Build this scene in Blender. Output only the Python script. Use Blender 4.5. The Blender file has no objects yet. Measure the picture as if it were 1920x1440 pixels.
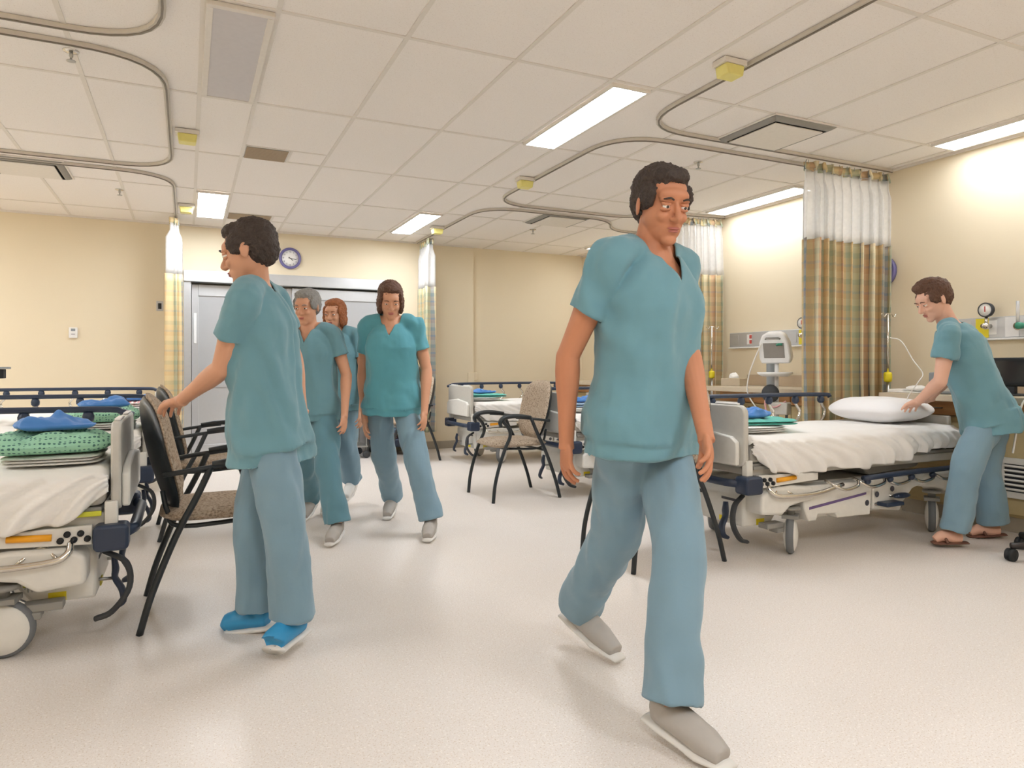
import bpy, bmesh, math, random
from mathutils import Vector, Matrix, noise
random.seed(7)
S = bpy.context.scene
C = S.collection
PI = math.pi

# ------------------------------------------------------------------ camera, world, exposure
CAMZ, CEIL = 1.08, 2.70
YAW = 0.4373
cam_d = bpy.data.cameras.new('camera'); cam = bpy.data.objects.new('camera', cam_d); C.objects.link(cam)
cam.location = (0, 0, CAMZ); cam.rotation_euler = (PI/2, 0, -YAW)
cam_d.sensor_width = 36; cam_d.lens = 36*1302/1920; cam_d.shift_y = -32.25/1920
cam_d.clip_start = 0.05; cam_d.clip_end = 60
S.camera = cam
w = bpy.data.worlds.new('world'); S.world = w; w.use_nodes = True
w.node_tree.nodes['Background'].inputs[0].default_value = (1.0, .93, .85, 1)
w.node_tree.nodes['Background'].inputs[1].default_value = 0.3
S.view_settings.view_transform = 'Standard'; S.view_settings.look = 'None'
S.view_settings.gamma = 1; S.view_settings.use_curve_mapping = False
S.view_settings.exposure = 0.0
LIGHT, LIGHT_WALL = 43.0, 16.0
S.cycles.max_bounces = 10; S.cycles.diffuse_bounces = 8; S.cycles.transparent_max_bounces = 12
S.cycles.sample_clamp_indirect = 6

sn, cs = math.sin(YAW), math.cos(YAW)
def W(px, py, dep):
    """world point seen at a photograph pixel, at a depth in metres along the view"""
    a = (px-960)/1302; b = (687.75-py)/1302
    return Vector(((sn+a*cs)*dep, (cs-a*sn)*dep, CAMZ+b*dep))

# ------------------------------------------------------------------ materials
def lin(c):
    if isinstance(c, str): c = [int(c[i:i+2], 16)/255 for i in (0, 2, 4)]
    return tuple(x/12.92 if x <= .04045 else ((x+.055)/1.055)**2.4 for x in c[:3])+(1,)
class NT:
    def __init__(s, name):
        s.m = bpy.data.materials.new(name); s.m.use_nodes = True
        s.t = s.m.node_tree; s.b = s.t.nodes['Principled BSDF']; s.o = s.t.nodes['Material Output']
    def n(s, typ, **k):
        x = s.t.nodes.new(typ)
        for a, v in k.items(): setattr(x, a, v)
        return x
    def l(s, a, b): s.t.links.new(a, b)
    def obj(s): return s.n('ShaderNodeTexCoord').outputs['Object']
    def math(s, op, a, b=None, c=None):
        x = s.n('ShaderNodeMath', operation=op)
        for i, v in enumerate((a, b, c)):
            if v is None: continue
            if isinstance(v, (int, float)): x.inputs[i].default_value = v
            else: s.l(v, x.inputs[i])
        return x.outputs[0]
    def ramp(s, fac, stops, interp='LINEAR'):
        r = s.n('ShaderNodeValToRGB'); r.color_ramp.interpolation = interp
        e = r.color_ramp.elements
        while len(e) < len(stops): e.new(.5)
        for i, (p, c) in enumerate(stops): e[i].position = p; e[i].color = c
        s.l(fac, r.inputs[0]); return r.outputs[0]
    def noise(s, scale, vec=None, detail=3, out=0):
        x = s.n('ShaderNodeTexNoise'); x.inputs['Scale'].default_value = scale; x.inputs['Detail'].default_value = detail
        s.l(vec if vec is not None else s.obj(), x.inputs['Vector']); return x.outputs[out]
    def mix(s, f, a, b, mode='MIX'):
        x = s.n('ShaderNodeMix', data_type='RGBA', blend_type=mode)
        for i, v in ((0, f), (6, a), (7, b)):
            if isinstance(v, (int, float)): x.inputs[i].default_value = v
            elif isinstance(v, tuple): x.inputs[i].default_value = v
            else: s.l(v, x.inputs[i])
        return x.outputs[2]
    def bump(s, h, st, dist=.01):
        x = s.n('ShaderNodeBump'); x.inputs['Strength'].default_value = st; x.inputs['Distance'].default_value = dist
        s.l(h, x.inputs['Height']); s.l(x.outputs[0], s.b.inputs['Normal'])
M = {}
def simple(name, col, rough=.5, metal=0, var=.06, scale=30, bump=0):
    t = NT(name); c = lin(col)
    f = t.noise(scale)
    t.l(t.mix(f, tuple(x*(1-var) for x in c[:3])+(1,), tuple(min(1, x*(1+var)) for x in c[:3])+(1,)), t.b.inputs['Base Color'])
    t.b.inputs['Roughness'].default_value = rough; t.b.inputs['Metallic'].default_value = metal
    if bump: t.bump(t.noise(scale*4), bump, .004)
    M[name] = t.m; return t
simple('shell', 'c2bfb8', .4); simple('shell_white', 'e0ded8', .4); simple('shell_dark', '8f8d88', .5)
simple('navy', '28344a', .38); simple('black', '20262a', .42); simple('black_wood', '2a2320', .35)
simple('chrome', 'd8d4cc', .16, 1, .03); simple('steel', 'b5b4b0', .35, 1, .04); simple('tyre', '6f7276', .6)
simple('orange', 'f3a81c', .4); simple('yellow', 'e8d628', .45); simple('lime', 'cfd03a', .5)
simple('purple', '6b5686', .5); simple('alu', 'c3c4c6', .38, .55, .03); simple('white_plastic', 'ecebea', .4)
simple('grey_plastic', '8f959b', .45); simple('screen_grey', '8c8680', .25); simple('dark_glass', '2b2f33', .15)
simple('teal_green', '3f9078', .4); simple('red', 'b8463f', .45); simple('blue_tray', '9fb4c6', .35)
simple('counter', 'c2b49e', .45, scale=60); simple('splash', 'b9a68d', .5)
simple('yellow_lamp', 'e6dc86', .4); simple('mark', '4a4a52', .6); simple('soft_black', '1b1d20', .7)
simple('skin', 'cf9a7c', .55, 0, .05, 9); simple('skin_tan', 'bf8160', .55, 0, .05, 9); simple('skin_pale', 'dcae98', .55, 0, .05, 9)
simple('eye_white', 'e9e6e2', .25); simple('iris', '43342b', .2); simple('lip', 'b06a60', .5)
simple('sneaker_white', 'dedcd8', .6); simple('sneaker_blue', '2f8fc4', .5); simple('sneaker_grey', 'a9a49e', .6)
simple('sandal', '6e4a3c', .6); simple('rubber', '3a3c3f', .7); simple('pink', 'd9a6a8', .8); simple('paper', 'f1efeb', .8)
simple('clock_purple', '6c6798', .35); simple('clock_face', 'f2f0ec', .5); simple('cord_white', 'eceae4', .5)
for nm, c in (('hair_dark', '3b2f29'), ('hair_grey', '8d8b88'), ('hair_red', '9a5c35'), ('hair_brown', '5e4030')):
    t = simple(nm, c, .6, 0, .25, 60)
    t.bump(t.noise(160, None, 4), .6, .01)
def cloth(name, col, var=.07, sheen=.2, bs=.25):
    t = simple(name, col, .85, 0, var, 5)
    t.b.inputs['Sheen Weight'].default_value = sheen
    t.bump(t.noise(14, None, 5), bs, .012)
    return t
cloth('scrub', '6793a0'); cloth('scrub_dark', '5c8796'); cloth('scrub_blue', '7795a6')
cloth('scrub_vivid', '559aa9'); cloth('sheet', 'efedea', .02, .1, .35); cloth('pillow', 'f1f0f2', .02)
cloth('teal_cloth', '52b5a8', .08); cloth('cap_blue', '4a82c8', .18); cloth('linen_white', 'eeedea', .03)
cloth('linen_blue', '9bb6cf', .08); cloth('navy_cloth', '2b3560', .1)
# dotted green gown, red-printed gown
def dotted(name, base, dot, sc=42, th=.30):
    t = NT(name); v = t.n('ShaderNodeTexVoronoi'); v.inputs['Scale'].default_value = sc; v.inputs['Randomness'].default_value = .25
    t.l(t.obj(), v.inputs['Vector'])
    f = t.ramp(v.outputs['Distance'], [(0, (1,)*4), (th, (1,)*4), (th+.06, (0, 0, 0, 1))])
    t.l(t.mix(f, lin(base), lin(dot)), t.b.inputs['Base Color']); t.b.inputs['Roughness'].default_value = .9
    t.bump(t.noise(14, None, 5), .3, .012); M[name] = t.m
dotted('gown_green', '95c7ab', '3f6a66', 62); dotted('gown_red', 'e9e2e0', 'b8474f', 30, .35)
# wall paint, ceiling tile, floor vinyl
t = simple('wall_paint', 'e5d8be', .7, 0, .015, 2); t.bump(t.noise(300), .08, .002)
t = NT('ceiling_tile')
f1 = t.noise(70, None, 4); f2 = t.noise(160, None, 2)
c = t.mix(f1, lin('efe9e4'), lin('f5f1ed'))
sp = t.ramp(f2, [(0, (1,)*4), (.33, (1,)*4), (.37, (0, 0, 0, 1))])
t.l(t.mix(t.math('MULTIPLY', sp, .35), c, lin('b8aea2')), t.b.inputs['Base Color']); t.b.inputs['Roughness'].default_value = .95
t.bump(f2, .25, .004); M['ceiling_tile'] = t.m
simple('grid_bar', 'e2dcd4', .5); simple('track', 'cdc6bb', .45, 0); simple('track_dark', '7d756a', .5, 0)
t = NT('floor_vinyl')
f1 = t.noise(2.2); f2 = t.noise(190, None, 2); f3 = t.noise(120, None, 2)
c = t.mix(f1, lin('dcd5cf'), lin('e2dbd5'))
c = t.mix(t.ramp(f2, [(0, (1,)*4), (.36, (1,)*4), (.42, (0, 0, 0, 1))]), c, lin('cdbfb0'))
c = t.mix(t.ramp(f3, [(.6, (0, 0, 0, 1)), (.66, (1,)*4), (1, (1,)*4)]), c, lin('ece6e0'))
t.l(c, t.b.inputs['Base Color']); t.b.inputs['Roughness'].default_value = .38
t.b.inputs['Specular IOR Level'].default_value = .35; M['floor_vinyl'] = t.m
# chair upholstery
t = NT('upholstery')
v = t.noise(95, None, 5)
c = t.ramp(v, [(.30, lin('6e5c4c')), (.45, lin('9c8a77')), (.58, lin('b7a692')), (.75, lin('8e7b69'))])
t.l(c, t.b.inputs['Base Color']); t.b.inputs['Roughness'].default_value = .95; t.bump(v, .3, .004); M['upholstery'] = t.m
# wood
t = NT('wood'); mp = t.n('ShaderNodeMapping'); t.l(t.obj(), mp.inputs[0]); mp.inputs['Scale'].default_value = (8, 1, 14)
f = t.noise(3, mp.outputs[0], 6)
t.l(t.ramp(f, [(.3, lin('b07a45')), (.7, lin('c99763'))]), t.b.inputs['Base Color']); t.b.inputs['Roughness'].default_value = .45; M['wood'] = t.m
simple('cabinet', 'c2b085', .55)
# frosted glass of the doors
t = NT('frosted'); t.b.inputs['Base Color'].default_value = lin('b9babb'); t.b.inputs['Roughness'].default_value = .35
t.b.inputs['Transmission Weight'].default_value = .12
t.l(t.mix(t.noise(3), lin('b2b3b5'), lin('bfc0c2')), t.b.inputs['Base Color']); M['frosted'] = t.m
# lamps
for nm, st in (('lamp_on', LIGHT), ('lamp_on_wall', LIGHT_WALL)):
    t = NT(nm); t.b.inputs['Emission Color'].default_value = (.915, .955, 1, 1); t.b.inputs['Emission Strength'].default_value = st; M[nm] = t.m
simple('lamp_off', 'c9c4c4', .3)
# curtain plaid in cloth coordinates (u along the cloth, v its height)
t = NT('plaid'); uv = t.n('ShaderNodeTexCoord').outputs['UV']; sx = t.n('ShaderNodeSeparateXYZ'); t.l(uv, sx.inputs[0])
u = t.math('FRACT', t.math('MULTIPLY', sx.outputs[0], 1/.62)); vv = t.math('FRACT', t.math('MULTIPLY', sx.outputs[1], 1/.21))
cols = [('d2b684', 0), ('b3b494', .10), ('ded0ac', .20), ('6a7480', .27), ('9fa894', .31), ('d8bd8e', .40), ('cda27c', .50),
        ('ddd2b2', .58), ('6d7080', .65), ('c3ad80', .69), ('a9b097', .80), ('d9be8c', .88), ('85837f', .96)]
cu = t.ramp(u, [(p, lin(c)) for c, p in cols], 'CONSTANT')
cv = t.ramp(vv, [(0, lin('d0bd98')), (.25, lin('9daa98')), (.45, lin('dccfac')), (.7, lin('cfae8a')), (.9, lin('999fa9'))], 'CONSTANT')
t.l(t.mix(.28, cu, cv), t.b.inputs['Base Color']); t.b.inputs['Roughness'].default_value = .9
t.bump(t.noise(300), .1, .002); M['plaid'] = t.m
t = NT('net'); t.b.inputs['Base Color'].default_value = lin('fdfdfd'); t.b.inputs['Roughness'].default_value = .9
tr = t.n('ShaderNodeBsdfTransparent'); tl = t.n('ShaderNodeBsdfTranslucent'); tl.inputs[0].default_value = lin('fdfdfd')
m1 = t.n('ShaderNodeMixShader'); m1.inputs[0].default_value = .62; t.l(t.b.outputs[0], m1.inputs[1]); t.l(tl.outputs[0], m1.inputs[2])
m2 = t.n('ShaderNodeMixShader'); t.l(t.math('MULTIPLY_ADD', t.noise(40), .15, .15), m2.inputs[0]); t.l(m1.outputs[0], m2.inputs[1]); t.l(tr.outputs[0], m2.inputs[2])
t.l(m2.outputs[0], t.o.inputs[0]); M['net'] = t.m
t = NT('iv_plastic'); t.b.inputs['Base Color'].default_value = lin('f4f4f6'); t.b.inputs['Roughness'].default_value = .2
t.b.inputs['Transmission Weight'].default_value = .6; M['iv_plastic'] = t.m

# ------------------------------------------------------------------ mesh helpers
def catmull(P, n=6):
    P = [Vector(p) for p in P]
    if len(P) < 3: return P
    Q = [P[0]*2-P[1]]+P+[P[-1]*2-P[-2]]
    out = []
    for i in range(1, len(Q)-2):
        for k in range(n):
            t = k/n; a, b, c, d = Q[i-1], Q[i], Q[i+1], Q[i+2]
            out.append(.5*((2*b)+(c-a)*t+(2*a-5*b+4*c-d)*t*t+(3*b-a-3*c+d)*t**3))
    out.append(P[-1]); return out
class MB:
    def __init__(s): s.v = []; s.f = []; s.uv = None; s.sm = []
    def add(s, vs, fs, smooth=False):
        o = len(s.v); s.v += [Vector(v) for v in vs]; s.f += [tuple(i+o for i in f) for f in fs]; s.sm += [smooth]*len(fs); return s
    def box(s, c, d, rot=None):
        c = Vector(c); vs = []
        for x in (-.5, .5):
            for y in (-.5, .5):
                for z in (-.5, .5):
                    p = Vector((x*d[0], y*d[1], z*d[2]))
                    if rot is not None: p = rot @ p
                    vs.append(c+p)
        return s.add(vs, [(0, 1, 3, 2), (4, 6, 7, 5), (0, 4, 5, 1), (2, 3, 7, 6), (0, 2, 6, 4), (1, 5, 7, 3)])
    def bb(s, a, b):  # box by two corners
        return s.box([(a[i]+b[i])/2 for i in range(3)], [abs(b[i]-a[i]) for i in range(3)])
    def tube(s, P, r, seg=10, smooth=0, ref=None, flat=1.0, caps=True):
        """tube through P; r number or list; flat scales the radius along the second axis"""
        P = [Vector(p) for p in P]
        R = list(r) if isinstance(r, (list, tuple)) else [r]*len(P)
        if smooth:
            n = smooth; Q = catmull(P, n); R2 = []
            for i in range(len(P)-1):
                for k in range(n): R2.append(R[i]+(R[i+1]-R[i])*k/n)
            R2.append(R[-1]); P, R = Q, R2
        vs = []; fs = []; up = None
        for i, p in enumerate(P):
            t = (P[min(i+1, len(P)-1)]-P[max(i-1, 0)]).normalized()
            if up is None:
                up = Vector(ref) if ref is not None else (Vector((0, 0, 1)) if abs(t.z) < .9 else Vector((1, 0, 0)))
            up = (up-t*up.dot(t))
            if up.length < 1e-6: up = t.orthogonal()
            up.normalize(); sd = t.cross(up)
            for k in range(seg):
                a = 2*PI*k/seg
                vs.append(p+R[i]*(math.cos(a)*sd+math.sin(a)*up*flat))
        n = len(P)
        for i in range(n-1):
            for k in range(seg):
                k2 = (k+1) % seg
                fs.append((i*seg+k, i*seg+k2, (i+1)*seg+k2, (i+1)*seg+k))
        if caps:
            fs.append(tuple(range(seg))[::-1]); fs.append(tuple((n-1)*seg+k for k in range(seg)))
        return s.add(vs, fs, True)
    def lathe(s, prof, o=(0, 0, 0), axis='z', seg=24):
        o = Vector(o); vs = []; fs = []
        for r, h in prof:
            for k in range(seg):
                a = 2*PI*k/seg; x, y = r*math.cos(a), r*math.sin(a)
                vs.append(o+Vector({'z': (x, y, h), 'y': (x, h, y), 'x': (h, x, y)}[axis]))
        n = len(prof)
        for i in range(n-1):
            for k in range(seg):
                k2 = (k+1) % seg; fs.append((i*seg+k, i*seg+k2, (i+1)*seg+k2, (i+1)*seg+k))
        fs.append(tuple(range(seg))); fs.append(tuple((n-1)*seg+k for k in range(seg))[::-1])
        return s.add(vs, fs, True)
    def ell(s, c, r, rot=None, seg=20, rings=12):
        c = Vector(c); vs = [Vector((0, 0, -1))]; fs = []
        for i in range(1, rings):
            a = -PI/2+PI*i/rings
            for k in range(seg):
                b = 2*PI*k/seg; vs.append(Vector((math.cos(a)*math.cos(b), math.cos(a)*math.sin(b), math.sin(a))))
        vs.append(Vector((0, 0, 1)))
        vs = [Vector((v.x*r[0], v.y*r[1], v.z*r[2])) for v in vs]
        if rot is not None: vs = [rot @ v for v in vs]
        vs = [c+v for v in vs]
        for k in range(seg): fs.append((0, 1+(k+1) % seg, 1+k))
        for i in range(rings-2):
            for k in range(seg):
                k2 = (k+1) % seg; a = 1+i*seg; fs.append((a+k, a+k2, a+seg+k2, a+seg+k))
        a = 1+(rings-2)*seg
        for k in range(seg): fs.append((a+k, a+(k+1) % seg, len(vs)-1))
        return s.add(vs, fs, True)
    def prism(s, pts, a, b, axis='y', smooth=False):
        """outline pts (2D) extruded from a to b along axis; outline is (x,z) for y, (x,y) for z, (y,z) for x"""
        def P(p, h): return {'y': (p[0], h, p[1]), 'z': (p[0], p[1], h), 'x': (h, p[0], p[1])}[axis]
        n = len(pts); vs = [P(p, a) for p in pts]+[P(p, b) for p in pts]
        fs = [tuple(range(n)), tuple(range(2*n-1, n-1, -1))]+[(i, (i+1) % n, n+(i+1) % n, n+i) for i in range(n)]
        return s.add(vs, fs)
    def grid(s, fn, nu, nv, smooth=True):
        vs = [fn(i/(nu-1), j/(nv-1)) for j in range(nv) for i in range(nu)]
        fs = [(j*nu+i, j*nu+i+1, (j+1)*nu+i+1, (j+1)*nu+i) for j in range(nv-1) for i in range(nu-1)]
        return s.add(vs, fs, smooth)
    def mesh(s, name, mx=None):
        me = bpy.data.meshes.new(name)
        me.from_pydata([tuple(mx @ v) if mx else tuple(v) for v in s.v], [], s.f)
        for i, p in enumerate(me.polygons): p.use_smooth = s.sm[i]
        return me
    def build(s, name, mat, parent=None, mx=None, bevel=0, loc=None, thick=0, sub=0, autos=True, segs=2, normals=True):
        me = s.mesh(name, mx)
        if normals:
            bm = bmesh.new(); bm.from_mesh(me); bmesh.ops.recalc_face_normals(bm, faces=bm.faces); bm.to_mesh(me); bm.free()
        o = bpy.data.objects.new(name, me); C.objects.link(o)
        me.materials.append(M[mat] if isinstance(mat, str) else mat)
        if parent: o.parent = parent; KIDS.setdefault(parent.name, []).append(o)
        if loc is not None: o.location = loc
        if thick:
            m = o.modifiers.new('t', 'SOLIDIFY'); m.thickness = thick; m.offset = 0
        if bevel:
            m = o.modifiers.new('b', 'BEVEL'); m.width = bevel; m.segments = segs; m.limit_method = 'ANGLE'; m.angle_limit = .6
            for p in me.polygons: p.use_smooth = True
            try: me.set_sharp_from_angle(angle=1.2)
            except Exception: pass
            m.harden_normals = False
        if sub:
            m = o.modifiers.new('s', 'SUBSURF'); m.levels = sub; m.render_levels = sub
        return o
def rrect(x0, x1, z0, z1, r, n=5):
    out = []
    for cx, cz, a0 in ((x1-r, z0+r, -PI/2), (x1-r, z1-r, 0), (x0+r, z1-r, PI/2), (x0+r, z0+r, PI)):
        for k in range(n+1):
            a = a0+PI/2*k/n; out.append((cx+r*math.cos(a), cz+r*math.sin(a)))
    return out
def tag(o, label, cat, group=None):
    o['label'] = label; o['category'] = cat
    if group: o['group'] = group
    return o
def thing(name, label, cat, loc=(0, 0, 0), rz=0, group=None):
    o = bpy.data.objects.new(name, None); C.objects.link(o); o.location = loc; o.rotation_euler = (0, 0, rz)
    o.empty_display_size = .1
    return tag(o, label, cat, group)
def struct(o): o['kind'] = 'structure'; return o
KIDS = {}
EV = bpy.data.scenes.new('evaluation')
def graph():
    with bpy.context.temp_override(scene=EV, view_layer=EV.view_layers[0]):
        g = bpy.context.evaluated_depsgraph_get(); g.update(); return g
def copy_tree(o, parent=None):
    c = o.copy(); C.objects.link(c)
    if parent: c.parent = parent
    for ch in KIDS.get(o.name, []): copy_tree(ch, c)
    return c
def rz(a): return Matrix.Rotation(a, 3, 'Z')
def text_mesh(body, size, depth=.001):
    cu = bpy.data.curves.new('t', 'FONT'); cu.body = body; cu.size = size; cu.align_x = 'CENTER'; cu.align_y = 'CENTER'; cu.extrude = depth
    o = bpy.data.objects.new('t', cu); EV.collection.objects.link(o)
    dg = graph(); me = bpy.data.meshes.new_from_object(o.evaluated_get(dg))
    vs = [v.co.copy() for v in me.vertices]; fs = [tuple(p.vertices) for p in me.polygons]
    bpy.data.objects.remove(o); bpy.data.meshes.remove(me); return vs, fs

# ------------------------------------------------------------------ the room
XL, XR, YB, YF = -3.4, 5.25, 8.72, -2.2
struct(MB().bb((XL-.1, YF-.1, -.1), (XR+.1, YB+.25, 0)).build('floor', 'floor_vinyl'))
struct(MB().bb((XL-.1, YF-.1, CEIL), (XR+.1, YB+.25, CEIL+.1)).build('ceiling', 'ceiling_tile'))
struct(MB().bb((XL-.1, YF-.1, 0), (XL, YB+.25, CEIL)).build('wall_left', 'wall_paint'))
struct(MB().bb((XR, YF-.1, 0), (XR+.1, YB+.25, CEIL)).build('wall_right', 'wall_paint'))
struct(MB().bb((XL, YF-.1, 0), (XR, YF, CEIL)).build('wall_front', 'wall_paint'))
# back wall: left part stands 8 cm proud of the right one, with the door opening
DX0, DX1, DZ = 0.0, 2.29, 2.17
b = MB(); b.bb((XL, YB, 0), (DX0, YB+.2, CEIL)).bb((DX0, YB, DZ), (DX1, YB+.2, CEIL)).bb((DX1, YB, 0), (3.5, YB+.2, CEIL)).bb((3.5, YB+.08, 0), (XR, YB+.2, CEIL))
struct(b.build('wall_back', 'wall_paint'))
struct(MB().bb((3.5, YB, .9), (3.56, YB+.0799, 1.0)).bb((3.42, YB-.012, 0), (3.51, YB-.0005, 1.0)).build('trim_2', 'wall_paint', bevel=.003))
def base(name, a, b_): struct(MB().bb(a, b_).build(name, 'shell_dark', bevel=.003))
simple('cove', 'a59c8c', .5)
for nm, a, b_ in (('baseboard_back', (2.31, YB-.012, 0), (3.41, YB-.0005, .1)), ('baseboard_back', (XL+.001, YB-.012, 0), (-.03, YB-.0005, .1)),
                 ('baseboard_back', (3.57, YB+.068, 0), (4.84, YB+.0795, .1)), ('baseboard_left', (XL+.0005, YF+.01, 0), (XL+.012, YB-.02, .1))):
    struct(MB().bb(a, b_).build(nm, 'cove', bevel=.003))
# suspended ceiling grid
xs = [-3.0+.0]; xg = [.98, 1.575, 2.17, 2.47, 3.07, 3.67, 4.27, 4.87, 5.16, .375, .065, -.53, -1.13, -1.73, -2.33, -2.93]
yg = [3.31+1.21*i for i in range(-4, 5)]
b = MB()
for x in xg: b.bb((x-.012, YF+.01, CEIL-.005), (x+.012, (YB+.07 if x > 3.5 else YB-.01), CEIL+.001))
for y in yg: b.bb((XL+.01, y-.012, CEIL-.0045), (XR-.01, y+.012, CEIL+.001))
for y, x0, x1 in ((5.42, .375, .98), (7.84, .375, .98), (3.84, 3.38, 3.97), (6.42, 3.38, 3.97)): b.bb((x0, y-.01, CEIL-.004), (x1, y+.01, CEIL+.001))
b.bb((.70, 5.42, CEIL-.004), (.72, 5.73, CEIL+.001)).bb((.83, 7.84, CEIL-.004), (.85, 8.15, CEIL+.001))
struct(b.build('trim_1', 'grid_bar'))
b = MB().bb((XL, YB-.025, CEIL-.02), (3.5, YB, CEIL)).bb((XR-.025, YF, CEIL-.02), (XR, YB+.07, CEIL))
struct(b.build('trim_3', 'grid_bar', bevel=.002))

# ------------------------------------------------------------------ sliding glass doors
def door_leaf(n, x0, x1, y):
    f = MB(); zt, zb = 2.03, .01
    f.bb((x0, y-.02, zb), (x0+.07, y+.02, zt)).bb((x1-.07, y-.02, zb), (x1, y+.02, zt)).bb((x0+.07, y-.02, 1.90), (x1-.07, y+.02, zt))
    f.bb((x0+.07, y-.02, .84), (x1-.07, y+.02, .96)).bb((x0+.07, y-.02, zb), (x1-.07, y+.02, .18))
    d = struct(f.build('door_%d' % n, 'alu', bevel=.004))
    MB().bb((x0+.06, y-.006, .95), (x1-.06, y+.006, 1.91)).build('pane', 'frosted', d)
    MB().bb((x0+.06, y-.008, .17), (x1-.06, y+.008, .85)).build('kick_panel', 'alu', d)
    MB().bb((x0+.02, y-.035, 1.35), (x0+.05, y-.021, 1.7)).build('handle', 'white_plastic', d, bevel=.004)
door_leaf(1, .045, 1.16, YB+.09); door_leaf(2, 1.15, 2.245, YB+.035)
b = MB().bb((DX0-.04, YB-.02, 0), (DX0+.04, YB+.15, 2.13)).bb((DX1-.04, YB-.02, 0), (DX1+.03, YB+.15, 2.13)).bb((DX0-.04, YB-.045, 2.05), (DX1+.03, YB+.15, 2.18))
struct(b.build('trim_4', 'alu', bevel=.004))
struct(MB().bb((DX0, YB+.15, 0), (DX1, YB+.19, 2.17)).build('trim_5', 'cove'))

# ------------------------------------------------------------------ ceiling fittings
def ceiling_lamp(x0, x1, y0, y1, on, label):
    t = thing('ceiling_light', label, 'ceiling light', ((x0+x1)/2, (y0+y1)/2, CEIL-.02), 0, 'recessed ceiling lights')
    a, c = (x1-x0)/2, (y1-y0)/2; f = MB(); q = .018 if on else .03
    for p, r in (((-a, -c, -.004), (a, -c+q, .018)), ((-a, c-q, -.004), (a, c, .018)), ((-a, -c+q, -.004), (-a+q, c-q, .018)), ((a-q, -c+q, -.004), (a, c-q, .018))): f.bb(p, r)
    f.build('frame', 'grid_bar', t, bevel=.002)
    MB().bb((-a+q, -c+q, .0), (a-q, c-q, .012)).build('diffuser', 'lamp_off' if not on else 'lamp_on_wall' if x0 > 4 else 'lamp_on', t)
LP = [(.075, .365, 3.33, 4.50, 0, 'unlit recessed ceiling light panel with grey diffuser above the left bays'),
      (.075, .365, 6.97, 8.13, 1, 'lit ceiling panel in front of the doors, left of the clock'),
      (2.19, 2.45, 6.97, 8.13, 1, 'lit ceiling panel near the back curtain hanging right of the doors'),
      (2.19, 2.45, 3.33, 4.50, 1, 'large lit ceiling panel in the middle of the ceiling'),
      (4.89, 5.15, 2.00, 3.28, 1, 'lit ceiling strip by the right wall over the nearest bay, cut by the frame'),
      (4.89, 5.15, 4.53, 5.70, 1, 'lit ceiling strip by the right wall just left of the nearest plaid curtain'),
      (4.89, 5.15, 6.97, 8.13, 1, 'farthest lit ceiling strip by the right wall near the back corner'),
      (.075, .365, -.9, .3, 1, 'unseen ceiling panel added for light behind the viewpoint'), (2.19, 2.45, -.9, .3, 1, 'unseen ceiling panel added for light behind the viewpoint'),  # unseen panels added behind the camera to brighten the room
      (4.89, 5.15, -.4, .8, 1, 'unseen ceiling strip added for light by the right wall behind the viewpoint'),  # also unseen, added for more light from behind
      (-3.2, -2.93, 2.1, 3.3, 1, 'unseen ceiling strip added for light by the left wall outside the frame'), (-3.2, -2.93, 4.53, 5.7, 1, 'unseen ceiling strip added for light by the left wall outside the frame'),  # unseen strips added out of frame to light the left side
      (-3.2, -2.93, 6.97, 8.13, 1, 'unseen ceiling strip added for light by the left wall outside the frame')]
for p in LP: ceiling_lamp(*p)
def diffuser(x, y, label):
    t = thing('ceiling_vent', label, 'ceiling vent', (x, y, CEIL-.005), 0, 'square ceiling air diffusers')
    f = MB(); a = .29; i = .215
    for p, r in (((-a, -a), (a, -a+.012)), ((-a, a-.012), (a, a)), ((-a, -a+.012), (-a+.012, a-.012)), ((a-.012, -a+.012), (a, a-.012))): f.bb((p[0], p[1], -.006), (r[0], r[1], .003))
    f.build('frame', 'grid_bar', t)
    MB().bb((-.27, -.27, -.0005), (.27, .27, .003)).build('throat', 'soft_black', t)
    # curved plaque lip
    def fn(u, v):
        s_ = [(-1, -1), (1, -1), (1, 1), (-1, 1), (-1, -1)]; k = min(3, int(u*4)); q = u*4-k
        px = s_[k][0]+(s_[k+1][0]-s_[k][0])*q; py = s_[k][1]+(s_[k+1][1]-s_[k][1])*q
        r = .277-.045*v; return Vector((px*r, py*r, -.004-.022*math.sin(v*PI/2)))
    MB().grid(fn, 33, 6).build('cone', 'shell_dark', t, thick=.002)
    MB().bb((-i, -i, -.034), (i, i, -.024)).build('plate', 'grid_bar', t, bevel=.004)
diffuser(-1.17, 6.72, 'square ceiling air vent above the left bays, cut by the frame')
diffuser(3.68, 3.58, 'square ceiling air vent with dark slots near the closest plaid curtain')
diffuser(3.68, 6.68, 'small far square ceiling air vent above the back right bay')
def grille(x0, x1, y0, y1, label):
    t = thing('return_grille', label, 'ceiling vent', ((x0+x1)/2, (y0+y1)/2, CEIL-.005), 0, 'flat ceiling grilles')
    a, c = (x1-x0)/2, (y1-y0)/2
    MB().bb((-a, -c, -.002), (a, c, .004)).build('backing', 'shell_dark', t)
    f = MB(); n = 18
    for k in range(n):
        y = -c+(k+.5)*2*c/n; f.bb((-a, y-.003, -.006), (a, y+.003, -.002))
    f.build('slats', 'splash', t)
grille(.395, .69, 5.43, 5.72, 'tan flat return grille in the ceiling left of centre')
grille(.395, .82, 7.85, 8.14, 'tan flat ceiling grille by the back wall above the dark haired person')
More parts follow.
